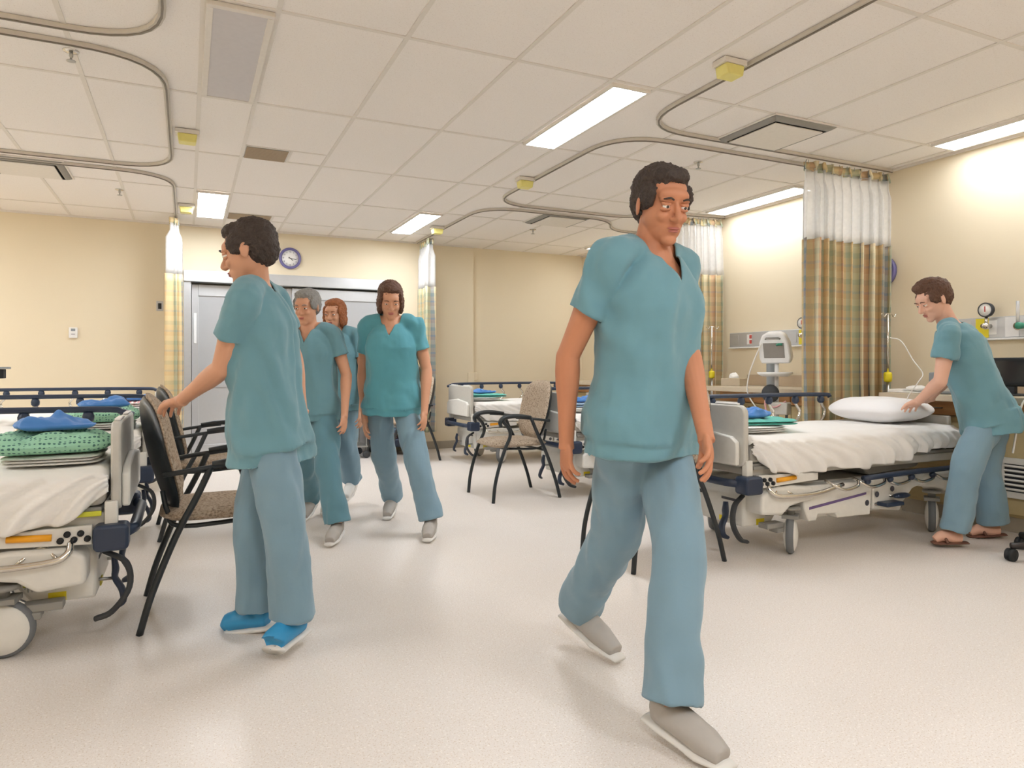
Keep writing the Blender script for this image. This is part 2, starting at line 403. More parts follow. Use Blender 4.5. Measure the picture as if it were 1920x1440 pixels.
def sprinkler(x, y, label):
    t = thing('sprinkler', label, 'sprinkler', (x, y, CEIL), 0, 'ceiling sprinkler heads')
    MB().lathe([(.001, -.0005), (.038, -.001), (.036, -.006), (.02, -.01), (.001, -.01)], seg=20).build('escutcheon', 'chrome', t)
    MB().lathe([(.010, -.008), (.010, -.03), (.006, -.034), (.005, -.05), (.022, -.052), (.022, -.055), (.001, -.056)], seg=14).build('head', 'steel', t)
for x, y, l in ((-.54, 4.18, 'sprinkler head on the ceiling inside the nearest left curtain track'), (-.56, 7.26, 'sprinkler head on the ceiling in the back left bay'),
                (3.66, 4.35, 'sprinkler head on the ceiling beside the closest plaid curtain'), (3.69, 7.31, 'small far sprinkler head in front of the back right vent')): sprinkler(x, y, l)
def track(pts, label):
    pts = [Vector((x, y, 0)) for x, y in pts]
    # round the corners
    out = [pts[0]]
    for i in range(1, len(pts)-1):
        a, b_, c_ = pts[i-1], pts[i], pts[i+1]; r = min(.42, (a-b_).length*.5, (c_-b_).length*.5)
        p, q = b_+(a-b_).normalized()*r, b_+(c_-b_).normalized()*r
        for k in range(9):
            t_ = k/8; out.append(p*(1-t_)**2+b_*2*t_*(1-t_)+q*t_*t_)
    out.append(pts[-1])
    t = thing('curtain_track', label, 'curtain track', (0, 0, 0), 0, 'ceiling curtain tracks')
    def ribbon(zc, hw, hh):
        m = MB(); vs = []; fs = []
        for i, p in enumerate(out):
            d = (out[min(i+1, len(out)-1)]-out[max(i-1, 0)]).normalized(); n_ = Vector((-d.y, d.x, 0))
            for a_, z_ in ((-1, -1), (1, -1), (1, 1), (-1, 1)): vs.append(p+n_*hw*a_+Vector((0, 0, zc+hh*z_)))
        for i in range(len(out)-1):
            for k in range(4): fs.append((i*4+k, i*4+(k+1) % 4, (i+1)*4+(k+1) % 4, (i+1)*4+k))
        fs += [(0, 1, 2, 3), tuple((len(out)-1)*4+k for k in (3, 2, 1, 0))]
        return m.add(vs, fs)
    ribbon(CEIL-.0125, .016, .010).build('rail', 'track', t); ribbon(CEIL-.0255, .005, .003).build('slot', 'track_dark', t)
track([(-3.35, 3.87), (-.10, 3.87), (-.10, .9), (-3.35, .9)], 'ceiling curtain track with a rounded corner at the top left of the view')
track([(-3.35, 4.05), (-.11, 4.05), (-.11, 6.28), (-3.35, 6.28)], 'rounded ceiling curtain track around the middle left bay')
track([(-3.35, 6.47), (-.11, 6.47), (-.11, 8.66)], 'ceiling curtain track around the back left bay, above the door side curtain')
track([(2.71, .9), (2.71, 3.84), (5.24, 3.84)], 'ceiling curtain track around the nearest right bay')
track([(5.24, 4.02), (2.70, 4.02), (2.70, 6.24), (4.3, 6.24), (4.6, 5.88), (5.24, 5.80)], 'ceiling curtain track around the middle right bay')
track([(2.69, 8.66), (2.70, 6.42), (4.2, 6.42), (4.5, 6.92), (5.24, 6.92)], 'ceiling curtain track around the back right bay')
def call_lamp(x, y, label):
    t = thing('bay_lamp', label, 'call light', (x, y, CEIL-.005), 0, 'yellow box lights on the ceiling')
    MB().bb((-.075, -.05, -.028), (.075, .05, 0)).build('mounting', 'grid_bar', t, bevel=.003)
    MB().prism([(-.062, -.029), (.062, -.029), (.052, -.085), (-.052, -.085)], -.045, .045, 'y').build('lens', 'yellow_lamp', t, bevel=.006)
for x, y, l in ((-.0, 5.25, 'yellow box lamp on the ceiling beside the middle left curtain track'), (-.01, 7.64, 'yellow box lamp on the ceiling left of the lit panel by the doors'),
                (2.60, 2.84, 'largest yellow box lamp on the nearest right curtain track'), (2.62, 5.34, 'yellow box lamp on the track around the middle right bay'),
                (2.61, 7.62, 'small yellow box lamp by the back curtain right of the doors')): call_lamp(x, y, l)

# ------------------------------------------------------------------ curtains
def curtain(p0, p1, zb, folds, amp, label, seed, zmid=2.06):
    p0, p1 = Vector(p0), Vector(p1); d = (p1-p0); L = d.length; d.normalize(); n_ = Vector((-d.y, d.x))
    rnd = random.Random(seed); ph = [rnd.uniform(0, 6) for _ in range(6)]
    ux = [0]
    def off(u, v, sc=1):
        a = amp*sc*(.75+.25*math.sin(u*9+ph[0]))
        ang = u*folds*2*PI+.9*math.sin(u*5+ph[1])+.25*math.sin(v*2.2+ph[2])
        return a*math.sin(ang)+.25*a*math.sin(2*ang+ph[3]), .35*a*math.sin(2*ang)
    NU = max(60, int(folds*16))
    t = thing('privacy_curtain', label, 'curtain', (p0.x, p0.y, 0), 0, 'plaid privacy curtains with white net tops')
    def part(name, z0, z1, nv, mat, sc=1, wob=0):
        m = MB()
        def fn(u, v):
            z = z0+(z1-z0)*v; o, al = off(u, z, sc)
            if z > 2.5: o *= .55
            if wob: al += .012*math.sin(u*folds*9+z*50)
            spread = 1+.02*math.sin(z*1.5+ph[4])*(1-v)
            q = d*(u*L*spread+al)+n_*o
            return Vector((q.x, q.y, z))
        m.grid(fn, NU, nv); o_ = m.build(name, mat, t, thick=.0015, normals=False)
        me = o_.data; uvl = me.uv_layers.new(name='UVMap')
        cloth_w = L*2.1
        for poly in me.polygons:
            for li in poly.loop_indices:
                vi = me.loops[li].vertex_index; uvl.data[li].uv = ((vi % NU)/(NU-1)*cloth_w+seed*.17, z0+(z1-z0)*(vi//NU)/(nv-1))
    part('net_panel', zmid, 2.60, 8, 'net', .88); part('plaid_panel', zb, zmid+.004, 24, 'plaid'); part('heading', 2.58, 2.655, 4, 'plaid', 1, 1)
    nh = int(folds)+2
    for k in range(nh):
        q = d*(L*(k+.5)/nh); MB().tube([(q.x, q.y, 2.668), (q.x+.003, q.y, 2.66), (q.x, q.y, 2.64)], .0025, 5).build('hook', 'steel', t)
curtain((-.12, 8.14), (-.12, 8.56), .28, 7, .085, 'narrow plaid curtain gathered left of the glass doors', 3)
curtain((2.69, 8.1), (2.72, 8.6), .28, 7, .07, 'narrow plaid curtain gathered at the right side of the glass doors', 4)
curtain((4.27, 3.86), (5.20, 3.86), .38, 9, .065, 'widest plaid curtain, hanging nearest at the right wall', 1)
curtain((4.52, 5.90), (5.20, 5.82), .38, 9, .045, 'plaid curtain farther back between the two right wall service panels', 2)

# ------------------------------------------------------------------ wall things
def clock(loc, rzz, label):
    t = thing('wall_clock', label, 'clock', loc, rzz, 'purple rimmed wall clocks')   # faces local -y
    R_ = .128
    MB().lathe([(R_*.7, 0), (R_, -.004), (R_, -.03), (R_-.008, -.04), (R_-.026, -.036), (R_-.03, -.02), (.001, -.02)], axis='y', seg=48).build('rim', 'clock_purple', t)
    MB().lathe([(.001, -.0215), (R_-.031, -.0215), (R_-.031, -.0235), (.001, -.0235)], axis='y', seg=40).build('dial', 'clock_face', t)
    m = MB()
    for k in range(1, 13):
        a = PI/2-k*PI/6; vs, fs = text_mesh(str(k), .026, .0005)
        m.add([Vector((v.x+math.cos(a)*.078, -.0242, v.y+math.sin(a)*.078)) for v in vs], fs)
    m.build('numerals', 'mark', t, normals=False)
    def hand(name, ang, l, w_):
        a = PI/2-ang; R = Matrix.Rotation(-a, 3, 'Y')
        MB().box(R @ Vector((l/2-.012, -.027, 0)), (l+.02, .002, w_), R).build(name, 'soft_black', t)
    hand('minute_hand', 2*PI*16.5/60, .075, .005); hand('hour_hand', 2*PI*(4.27)/12, .045, .007)
clock((1.12, YB-.0, 2.385), 0, 'round purple rimmed clock on the back wall above the doors')
clock((5.249, 3.93, 1.87), -PI/2, 'purple rimmed clock on the right wall half hidden behind the nearest curtain')
t = thing('wall_switch', 'dark rocker switch plate on the back wall beside the door side curtain', 'light switch', (-.28, YB, 1.76))
MB().bb((-.035, -.006, -.055), (.035, 0, .055)).build('plate', 'alu', t, bevel=.003); MB().bb((-.017, -.012, -.032), (.017, -.0062, .032)).build('rocker', 'soft_black', t, bevel=.002)
t = thing('thermostat', 'small white thermostat on the cream back wall at the left', 'thermostat', (-1.105, YB, 1.445))
MB().bb((-.04, -.025, -.058), (.04, 0, .055)).build('case', 'white_plastic', t, bevel=.005); MB().bb((-.02, -.0265, .015), (.02, -.0252, .042)).build('display', 'grey_plastic', t)
MB().bb((-.018, -.0265, -.02), (.018, -.0252, -.014)).build('badge', 'mark', t)

def headwall(y0, y1, label, items):
    t = thing('service_rail', label, 'medical wall panel', (5.249, (y0+y1)/2, 1.36), 0, 'grey medical service panels on the right wall')
    h = (y1-y0)/2
    MB().bb((-.045, -h, -.075), (0, h, .075)).build('housing', 'alu', t, bevel=.006)
    MB().bb((-.062, -h, -.09), (0, h, -.076)).build('lower_rail', 'white_plastic', t, bevel=.004)
    for k in range(7):
        y = -h+.1+k*(2*h-.2)/6
        MB().bb((-.048, y-.035, -.05), (-.0455, y+.035, .05)).build('outlet_plate', 'white_plastic' if k % 2 else 'alu', t, bevel=.001)
    for y, kind in items:
        if kind == 'red':
            for z in (-.026, .026): MB().bb((-.054, y-.015, z-.018), (-.0485, y+.015, z+.018)).build('red_outlet', 'red', t, bevel=.002)
        if kind == 'black':
            for z in (-.024, .024):
                for yy in (-.024, .024): MB().bb((-.054, y+yy-.018, z-.018), (-.0485, y+yy+.018, z+.018)).build('port', 'grey_plastic', t, bevel=.002)
        if kind == 'yellow': MB().bb((-.05, y-.045, -.07), (-.0485, y+.045, .068)).build('yellow_plate', 'yellow', t)
        if kind == 'green':
            MB().bb((-.05, y-.045, -.07), (-.0485, y+.045, .068)).build('outlet_cover', 'white_plastic', t)
    return t
headwall(2.05, 3.32, 'grey service panel on the right wall with gas fittings behind the bending person', [(.42, 'yellow'), (.22, 'green'), (-.1, 'black')])
headwall(4.35, 5.69, 'grey service panel with red outlets on the right wall between the two curtains', [(.36, 'red'), (.02, 'black'), (-.3, 'yellow')])
headwall(6.9, 8.2, 'far grey service panel on the right wall in the back bay', [(.3, 'red'), (-.1, 'black')])
def gauge(y, z, label):
    t = thing('vacuum_gauge', label, 'gauge', (5.20, y, z), 0, 'suction gauges plugged into the wall panels')
    MB().tube([(0, 0, -.0), (-.09, 0, 0)], .016, 12).tube([(-.045, 0, 0), (-.045, 0, .07)], .011, 10).ell((-.05, 0, 0), (.026, .026, .026)).build('valve', 'chrome', t)
    MB().lathe([(.03, -.03), (.05, -.03), (.052, -.06), (.047, -.064), (.044, -.06), (.001, -.06)], (0, 0, .115), 'x', 28).build('bezel', 'rubber', t)
    MB().lathe([(.001, -.0605), (.043, -.0605), (.043, -.0615), (.001, -.0615)], (0, 0, .115), 'x', 24).build('dial', 'clock_face', t)
    MB().bb((-.0635, -.004, .1), (-.062, .004, .14)).build('needle', 'red', t)
gauge(3.05, 1.37, 'round black rimmed vacuum gauge on the wall panel right of the bending person')
gauge(4.68, 1.37, 'round vacuum gauge at the edge of the plaid curtain on the middle panel')
t = thing('oxygen_flowmeter', 'clear flowmeter tube with green knob on the right wall panel', 'flowmeter', (5.20, 2.84, 1.36))
MB().tube([(0, 0, 0), (-.07, 0, 0)], .018, 12).ell((-.05, 0, 0), (.02, .03, .03)).build('body', 'chrome', t)
MB().tube([(-.05, 0, .01), (-.05, 0, .17)], .011, 10).build('tube', 'iv_plastic', t)
MB().lathe([(.001, -.06), (.022, -.06), (.024, -.1), (.001, -.103)], (0, -.03, 0), 'x', 14).build('knob', 'teal_green', t)

# ------------------------------------------------------------------ counters on the right
def counter(y0, y1, label, grille_=False):
    t = thing('counter_cabinet', label, 'cabinet', (4.95, (y0+y1)/2, 0), 0, 'built in counters along the right wall')
    h = (y1-y0)/2
    MB().bb((-.08, -h+.01, .1), (.298, h-.01, .735)).build('body', 'cabinet', t, bevel=.003)
    MB().bb((-.07, -h+.02, 0), (.295, h-.02, .1)).build('plinth', 'cove', t)
    MB().bb((-.30, -h, .845), (.297, h, .89)).build('worktop', 'counter', t, bevel=.006)
    MB().bb((.275, -h, .8905), (.298, h, 1.0)).build('backsplash', 'splash', t, bevel=.003)
    n = max(2, round((y1-y0)/.55)); 
    for k in range(n):
        a, b_ = -h+.02+k*(2*h-.04)/n+.004, -h+.02+(k+1)*(2*h-.04)/n-.004
        dr = MB().bb((-.105, a, .74), (.2, b_, .843)).build('drawer', 'wood', t, bevel=.004)
        MB().tube([(-.106, (a+b_)/2-.05, .79), (-.125, (a+b_)/2-.045, .79), (-.125, (a+b_)/2+.045, .79), (-.106, (a+b_)/2+.05, .79)], .005, 8).build('handle', 'steel', dr)
        dd = MB().bb((-.098, a, .33 if grille_ and k == n-2 else .12), (-.081, b_, .73)).build('door', 'cabinet', t, bevel=.004)
        MB().bb((-.101, a+.03, .62), (-.0985, a+.06, .70)).build('key_plate', 'rubber', dd)
    if grille_:
        g = MB().bb((-.1, -.42+1.0, .2), (-.0985, .0+1.0, .52)); 
    return t
counter(1.2, 3.52, 'wood fronted counter along the right wall behind the bending person')
counter(4.06, 5.46, 'counter along the right wall between the two plaid curtains')
counter(6.1, 8.4, 'far counter along the right wall in the back bay')
t = thing('wall_grille', 'white louvred grille low on the counter cabinet at the right edge', 'vent', (4.85, 2.62, .36))
b = MB(); a, c_ = .17, .13
for p, r in (((-a, -c_), (a, -c_+.04)), ((-a, c_-.04), (a, c_)), ((-a, -c_+.04), (-a+.04, c_-.04)), ((a-.04, -c_+.04), (a, c_-.04))): b.bb((-.018, p[0], p[1]), (-.003, r[0], r[1]))
b.build('frame', 'shell_white', t, bevel=.002)
MB().bb((-.006, -.13, -.09), (-.0035, .13, .09)).build('backing', 'soft_black', t)
b = MB()
for k in range(6): b.box((-.011, 0, -.075+k*.03), (.012, .26, .012), Matrix.Rotation(.6, 3, 'Y'))
b.build('louvres', 'shell_white', t)
def tissue(x, y, label):
    t = thing('tissue_box', label, 'tissue box', (x, y, .891), .2, 'tissue boxes')
    MB().bb((-.06, -.11, 0), (.06, .11, .075)).build('box', 'counter', t, bevel=.002)
    m = MB().ell((0, 0, .085), (.03, .055, .045)); 
    for v in m.v: v += Vector((0, 0, .02*noise.noise(v*40)))
    m.build('tissue', 'paper', t)
tissue(4.95, 5.35, 'tissue box on the middle counter beside the far plaid curtain'); tissue(4.95, 7.75, 'tissue box on the far counter in the back bay')
t = thing('supply_tray', 'white papers and wrapped supplies on the counter behind the pillow', 'papers', (4.85, 3.42, .891))
MB().bb((-.1, -.14, 0), (.1, .02, .008)).build('tray', 'white_plastic', t, bevel=.002)
m = MB().ell((0, -.06, .03), (.07, .07, .02)); [v.__iadd__(Vector((0, 0, .012*noise.noise(v*30)))) for v in m.v]; m.build('wrapped_pack', 'paper', t)
MB().box((0, .07, .012), (.16, .1, .022), rz(.2)).build('paper_stack', 'paper', t, bevel=.002)
t = thing('bedside_monitor', 'black monitor turned sideways on the counter at the right edge', 'monitor', (4.93, 2.76, .891), .1)
MB().bb((-.1, -.1, 0), (.1, .1, .012)).bb((-.02, -.03, .012), (.02, .03, .08)).build('stand', 'rubber', t, bevel=.003)
MB().bb((-.03, -.11, .06), (.03, .11, .25)).build('casing', 'soft_black', t, bevel=.01)
MB().bb((-.0325, -.09, .08), (-.0305, .09, .23)).build('screen', 'dark_glass', t)
t = thing('printer', 'grey box printer on the counter behind the bending person', 'printer', (4.86, 3.05, .891))
MB().bb((-.13, -.14, 0), (.13, .14, .15)).build('case', 'grey_plastic', t, bevel=.008)
MB().bb((-.1325, -.1, .02), (-.1305, .1, .06)).build('front_panel', 'shell', t); MB().bb((-.06, -.1, .151), (.06, .1, .16)).build('lid', 'shell_dark', t, bevel=.003)
tag(MB().tube([(5.19, 2.75, 1.30), (5.1, 2.7, 1.2), (5.08, 2.72, 1.12), (5.12, 2.65, .98), (5.15, 2.6, .905)], .005, 8, 6).build('power_cable', 'rubber'), 'black cable drooping from the right wall panel to the counter', 'cable')
tag(MB().tube([W(1940, 742, 4.28), W(1920, 752, 4.25), W(1909, 785, 4.24), W(1904, 820, 4.23), W(1899, 850, 4.23)], .006, 8, 6).build('white_cord', 'cord_white'), 'white cord hanging off the counter at the right edge', 'cord')

# ------------------------------------------------------------------ guest chairs
def make_chair():
    t = thing('guest_chair', '', 'chair')   # faces +x
    def pad(name, fn, th, mat, seg=22):
        m = MB(); m.grid(lambda u, v: fn(u, v, 1), seg, seg); n0 = len(m.v); m.grid(lambda u, v: fn(u, v, -1), seg, seg)
        # stitch edges
        idx = [i for i in range(seg)]+[j*seg+seg-1 for j in range(1, seg)]+[(seg-1)*seg+i for i in range(seg-2, -1, -1)]+[j*seg for j in range(seg-2, 0, -1)]
        fs = [(idx[k], idx[(k+1) % len(idx)], n0+idx[(k+1) % len(idx)], n0+idx[k]) for k in range(len(idx))]
        m.f += fs; m.sm += [True]*len(fs)
        return m.build(name, mat, t)
    def sq(u, v, p=4.5):   # square parameter -> rounded square
        a, b_ = 2*u-1, 2*v-1; mx = max(abs(a), abs(b_)); 
        if mx < 1e-6: return 0, 0, 0
        l = (abs(a/mx)**p+abs(b_/mx)**p)**(1/p); return a/l, b_/l, mx
    def seat(u, v, s):
        a, b_, r = sq(u, v); x = .02+.255*a; y = b_*(.25+.012*a)
        th = (1-r**5)**.6
        if s > 0: z = .455+.035*th-.012*(a*a)*(1 if a > 0 else .2)-.008*math.exp(-((a)**2+b_**2)*3)*2
        else: z = .452-.028*th-.012*(a*a)*(1 if a > 0 else .2)
        return Vector((x, y, z))
    pad('seat', seat, 0, 'upholstery')
    def back(u, v, s):
        a, b_, r = sq(u, v, 3.4); z = .72+.245*b_; h = (z-.47)/.49
        x = -.175-.115*h-.03*math.sin(h*PI)*.6+.06*(a*a); th = (1-r**6)**.6
        return Vector((x+(.042 if s > 0 else -.003)*th, a*(.252-.03*max(0, -b_)), z))
    pad('backrest', back, 0, 'upholstery')
    def shell(u, v, s):
        a, b_, r = sq(u, v, 3.2); z = .715+.255*b_*(1.05 if b_ < 0 else .93); h = (z-.47)/.49
        x = -.185-.115*h-.03*math.sin(h*PI)*.6+.06*(a*a); th = (1-r**6)**.5
        return Vector((x-(.024*th if s < 0 else 0), a*(.242-.03*max(0, -b_)), z))
    pad('back_shell', shell, 0, 'black')
    for s in (-1, 1):
        y = .262*s
        MB().tube([(.30, y*1.02, 0), (.285, y*1.02, .14), (.25, y*1.02, .28), (.20, y*1.02, .42), (.155, y*1.02, .52), (.165, y*1.02, .585), (.215, y*1.02, .645), (.20, y*1.02, .668)], .0140, 10, 5).build('leg', 'black', t)
        MB().tube([(-.30, y*1.02, 0), (-.255, y*1.02, .16), (-.17, y*1.02, .38), (-.09, y*1.02, .54), (-.035, y*1.02, .662)], .0140, 10, 5).build('leg', 'black', t)
        MB().tube([(-.215, y*.92, .635), (-.13, y*1.02, .648), (0, y*1.02, .664), (.10, y*1.02, .672)], .011, 10, 4).build('arm_tube', 'black', t)
        MB().tube([(-.03, y*1.02, .672), (.06, y*1.03, .683), (.15, y*1.04, .684), (.215, y*1.04, .672), (.243, y*1.04, .64), (.235, y*1.04, .60)], [.016, .021, .023, .023, .021, .015], 12, 5, ref=(0, 0, 1), flat=.8).build('armrest', 'black', t)
    MB().tube([(.17, -.262, .425), (.16, -.2, .415), (.16, .2, .415), (.17, .262, .425)], .01, 8).tube([(-.16, -.262, .40), (-.15, -.2, .4), (-.15, .2, .4), (-.16, .262, .40)], .01, 8).tube([(.16, -.17, .415), (-.15, -.17, .405), (-.2, -.17, .47), (-.22, -.17, .56)], .01, 8, 4).tube([(.16, .17, .415), (-.15, .17, .405), (-.2, .17, .47), (-.22, .17, .56)], .01, 8, 4).build('seat_frame', 'black', t)
    return t
ch0 = make_chair()
CH = [(.125, 3.43, 0, 'nearest guest chair, at the left, gripped by the dark haired person'),
      (.13, 5.08, .05, 'guest chair behind the nearest left one, facing into the room'),
      (2.49, 5.30, PI, 'beige patterned guest chair standing alone in the middle of the room'),
      (2.41, 3.27, PI-.02, 'guest chair behind the large walking person beside the nearest right bed'),
      (2.33, 7.86, PI+.05, 'guest chair at the back by the linen cart and the far curtain')]
for i, (x, y, r, l) in enumerate(CH):
    c_ = ch0 if i == 0 else copy_tree(ch0)
    c_.location = (x, y, 0); c_.rotation_euler = (0, 0, r); tag(c_, l, 'chair', 'upholstered guest chairs with black arms')

# ------------------------------------------------------------------ hospital stretchers
def make_bed(mir):
    mx = Matrix.Diagonal((mir, 1, 1, 1))
    t = thing('hospital_stretcher', '', 'hospital bed')
    B = lambda m, name, mat, par=t, **k: m.build(name, mat, par, mx, **k)
    # footboard panel with a pocket
    m = MB().prism([(y, z) for y, z in rrect(-.36, .36, .52, .865, .05)], -.005, .03, 'x'); fb = B(m, 'footboard', 'shell', bevel=.008)
    B(MB().prism([(-.33, .53), (.33, .53), (.33, .66), (.28, .69), (0, .715), (-.28, .69), (-.33, .66)], -.035, -.006, 'x'), 'pocket', 'shell_white', fb, bevel=.008)
    B(MB().bb((.0, -.30, .866), (.022, -.12, .876)).bb((.0, .1, .866), (.022, .28, .874)), 'top_buttons', 'white_plastic', fb, bevel=.003)
    B(MB().bb((.005, -.37, .42), (.05, -.33, .56)), 'footboard_bracket', 'shell_white', bevel=.005)
    B(MB().bb((.005, .33, .42), (.05, .37, .56)), 'footboard_bracket', 'shell_white', bevel=.005)
    # litter frame
    B(MB().bb((.05, -.34, .46), (1.86, -.29, .515)).bb((.05, .29, .46), (1.86, .34, .515)).bb((.05, -.29, .47), (.12, .29, .51)).bb((1.78, -.29, .47), (1.86, .29, .51)).bb((.12, -.2, .48), (1.78, .2, .50)), 'litter_frame', 'shell', bevel=.006)
    B(MB().bb((.06, -.355, .516), (1.86, .355, .538)), 'deck', 'shell_dark', bevel=.004)
    B(MB().bb((.06, -.366, .505), (1.0, -.356, .525)), 'deck_edge', 'lime' if mir < 0 else 'shell_dark', bevel=.003)
    # mattress and sheet
    B(MB().prism(rrect(.045, 1.88, .54, .655, .04), -.35, .35, 'y'), 'mattress', 'shell', bevel=.02)
    def hem(u):
        a = min(1, u/.10); c = 1/(1+math.exp((u-.70)*60))
        return .60-.125*math.sin(a*PI/2)*(.45+.55*c)+.010*math.sin(u*23)+.006*math.sin(u*61)
    def sheet(u, v):
        # v runs from near hem up over the top to the far hem
        x = .036+1.85*u; e = min(u, 1-u)*1.85; drop = max(0, .035-e)/.035
        if v < .3:
            q = v/.3; zb = hem(u) ; z = zb+(.665-zb)*q
            bulge = .018*math.sin(q*PI)*(1-drop)
            g = u*46+9*(1-q)*(u-.35)+5*q*q+2.5*math.sin(u*8)
            f = .015*(1-q*.7)*math.sin(g)+.011*(1-q*.5)*math.sin(g*2.3+q*5)+.005*noise.noise(Vector((u*30, q*4, 2)))
            y = -(.386+bulge+f); 
        elif v > .8:
            q = (v-.8)/.2; z = .665-.09*q; y = .372+.006*math.sin(u*40)*q
        else:
            q = (v-.3)/.5; y = -.36+.72*q; ed = min(q, 1-q)
            z = .69-.028*max(0, 1-ed/.05)**2+.003*noise.noise(Vector((u*5, q*3, 1)))*2+.002*math.sin(u*31+q*13)
        z -= .03*drop**2 if v >= .3 and v <= .8 else 0
        return Vector((x, y, z))
    B(MB().grid(sheet, 150, 60), 'sheet', 'sheet', thick=.003, normals=False)
    # foot corner bumpers and push bar
    for s in (-1, 1): B(MB().prism(rrect(-.035, .085, .375, .475, .02), s*.315, s*.415, 'y'), 'corner_bumper', 'navy', bevel=.012)
    B(MB().tube([(-.02, -.33, .43), (-.045, -.25, .43), (-.045, .25, .43), (-.02, .33, .43)], .022, 12), 'end_bar', 'navy')
    # side control plate
    B(MB().prism([(.09, .40), (.55, .42), (.55, .465), (.09, .475)], -.372, -.345, 'y'), 'side_plate', 'shell_white', bevel=.004)
    B(MB().tube([(.22, -.378, .44), (.36, -.378, .447)], .013, 10), 'release_handle', 'orange')
    for k in range(5): B(MB().lathe([(.001, 0), (.012, 0), (.012, -.01), (.001, -.012)], (.105+.022*k, -.372, .425+.022*(k % 2)), 'y', 10), 'valve_port', 'soft_black')
    # chrome frame under the near side
    B(MB().tube([(.16, -.36, .42), (.17, -.39, .375), (.24, -.405, .352), (.5, -.405, .35), (.72, -.40, .385)], .0125, 10, 5).tube([(.2, -.39, .36), (.26, -.34, .40), (.33, -.39, .352)], .007, 8, 4), 'lower_tube', 'chrome')
    # folded near side rail
    B(MB().tube([(.86, -.43, .415), (1.2, -.435, .425), (1.75, -.43, .43), (1.86, -.40, .43)], .02, 12, 4, flat=.8), 'lowered_rail', 'navy')
    m = MB()
    for k in range(6):
        x = .62+.23*k; m.tube([(x, -.36, .41), (x+.02, -.41, .385), (x+.09, -.425, .358), (x+.2, -.42, .372), (x+.23, -.40, .40)], .0095, 8, 4)
    B(m, 'rail_loops', 'chrome')
    for k in range(5): B(MB().ell((.9+.2*k, -.425, .395), (.022, .018, .02)), 'rail_knob', 'navy')
    # raised far side rail
    B(MB().tube([(.0, .40, .845), (.05, .41, .862), (.16, .415, .875), (.9, .415, .878), (1.5, .415, .875), (1.56, .41, .86)], .0175, 12, 5, flat=.85), 'rail_bar', 'navy')
    for k in range(6):
        x = .19+.257*k
        B(MB().lathe([(.001, .868), (.02, .862), (.026, .845), (.024, .825), (.012, .812)], (x, .415, 0), 'z', 14), 'rail_knob', 'navy')
        B(MB().tube([(x, .415, .82), (x+.02, .415, .79), (x+.043, .415, .76), (x+.03, .412, .715), (x-.02, .408, .66), (x-.035, .40, .60), (x-.035, .395, .49)], .0105, 10, 5), 'rail_post', 'chrome')
    B(MB().bb((.08, .375, .475), (1.6, .41, .50)), 'rail_mount', 'steel', bevel=.004)
    # base
    m = MB().prism([(.09, .16), (.085, .33), (.12, .375), (.30, .385), (1.60, .385), (1.80, .37), (1.82, .30), (1.70, .28), (1.55, .30), (1.44, .24), (1.40, .16), (.52, .16), (.46, .22), (.36, .24), (.30, .16)], -.25, .25, 'y')
    bc = B(m, 'base_cover', 'shell_white', bevel=.012)
    B(MB().bb((.16, -.2515, .25), (.26, -.2501, .29)), 'rating_label', 'shell_dark', bc)
    B(MB().bb((.0845, -.12, .17), (.0885, -.06, .20)), 'warning_sticker', 'yellow', bc)
    B(MB().bb((.19, -.2518, .165), (.25, -.2502, .20)), 'warning_sticker', 'yellow', bc)
    B(MB().bb((.0840, -.2, .30), (.0885, -.08, .315)), 'end_label', 'mark', bc)
    # side skirt with purple stripe
    m = MB().prism([(.50, .175), (.56, .175), (.575, .21), (.72, .205), (.735, .175), (1.02, .17), (1.04, .38), (.46, .385), (.46, .26)], -.35, -.26, 'y'); sk = B(m, 'side_skirt', 'shell_white', bevel=.008)
    B(MB().prism([(.50, .245), (.98, .298), (.98, .311), (.50, .260)], -.354, -.3505, 'y'), 'stripe', 'purple', sk)
    m = MB().prism([(1.05, .20), (1.30, .17), (1.33, .22), (1.42, .30), (1.55, .335), (1.74, .34), (1.76, .385), (1.05, .385)], -.345, -.26, 'y'); B(m, 'pedal_panel', 'shell_white', bevel=.008)
    # pillar bellows
    for x in (.6, 1.35): B(MB().lathe([(.075, .38), (.085, .39), (.07, .40), (.085, .41), (.07, .42), (.085, .435), (.07, .45), (.08, .475)], (x, 0, 0), 'z', 20), 'lift_column', 'rubber')
    # casters
    for x, s in ((.38, -1), (.38, 1), (1.64, -1), (1.64, 1)):
        y = s*.325
        e_ = 1 if x < 1 else -1; ol = [(-.27, .25), (-.27, .36), (-.2, .395), (-.02, .40), (.11, .385), (.15, .35), (.14, .305), (.03, .295), (-.05, .28), (-.11, .235)]
        m = MB().prism([(x+e_*p[0], p[1]) for p in ol], min(s*.2, s*.375), max(s*.2, s*.375), 'y')
        cf = B(m, 'fender', 'shell_white', bevel=.018, segs=3)
        sw = (.68 if x < 1 else .62) if mir > 0 else .12
        def WB(m_, nm_, mt_, par_=t):
            Rz = Matrix.Rotation(sw, 3, 'Z'); c0 = Vector((x, y, 0))
            m_.v = [Rz @ (v-c0)+c0 for v in m_.v]; return B(m_, nm_, mt_, par_)
        cw = WB(MB().lathe([(.03, -.026), (.088, -.022), (.098, -.020), (.105, -.01), (.107, 0), (.105, .01), (.098, .020), (.088, .022), (.03, .026)], (x, y, .107), 'y', 36), 'wheel', 'tyre')
        for q in (-1, 1):
            WB(MB().lathe([(.001, q*.040), (.02, q*.040), (.06, q*.034), (.09, q*.024), (.094, q*.018)], (x, y, .107), 'y', 32), 'wheel_cover', 'shell_white', cw)
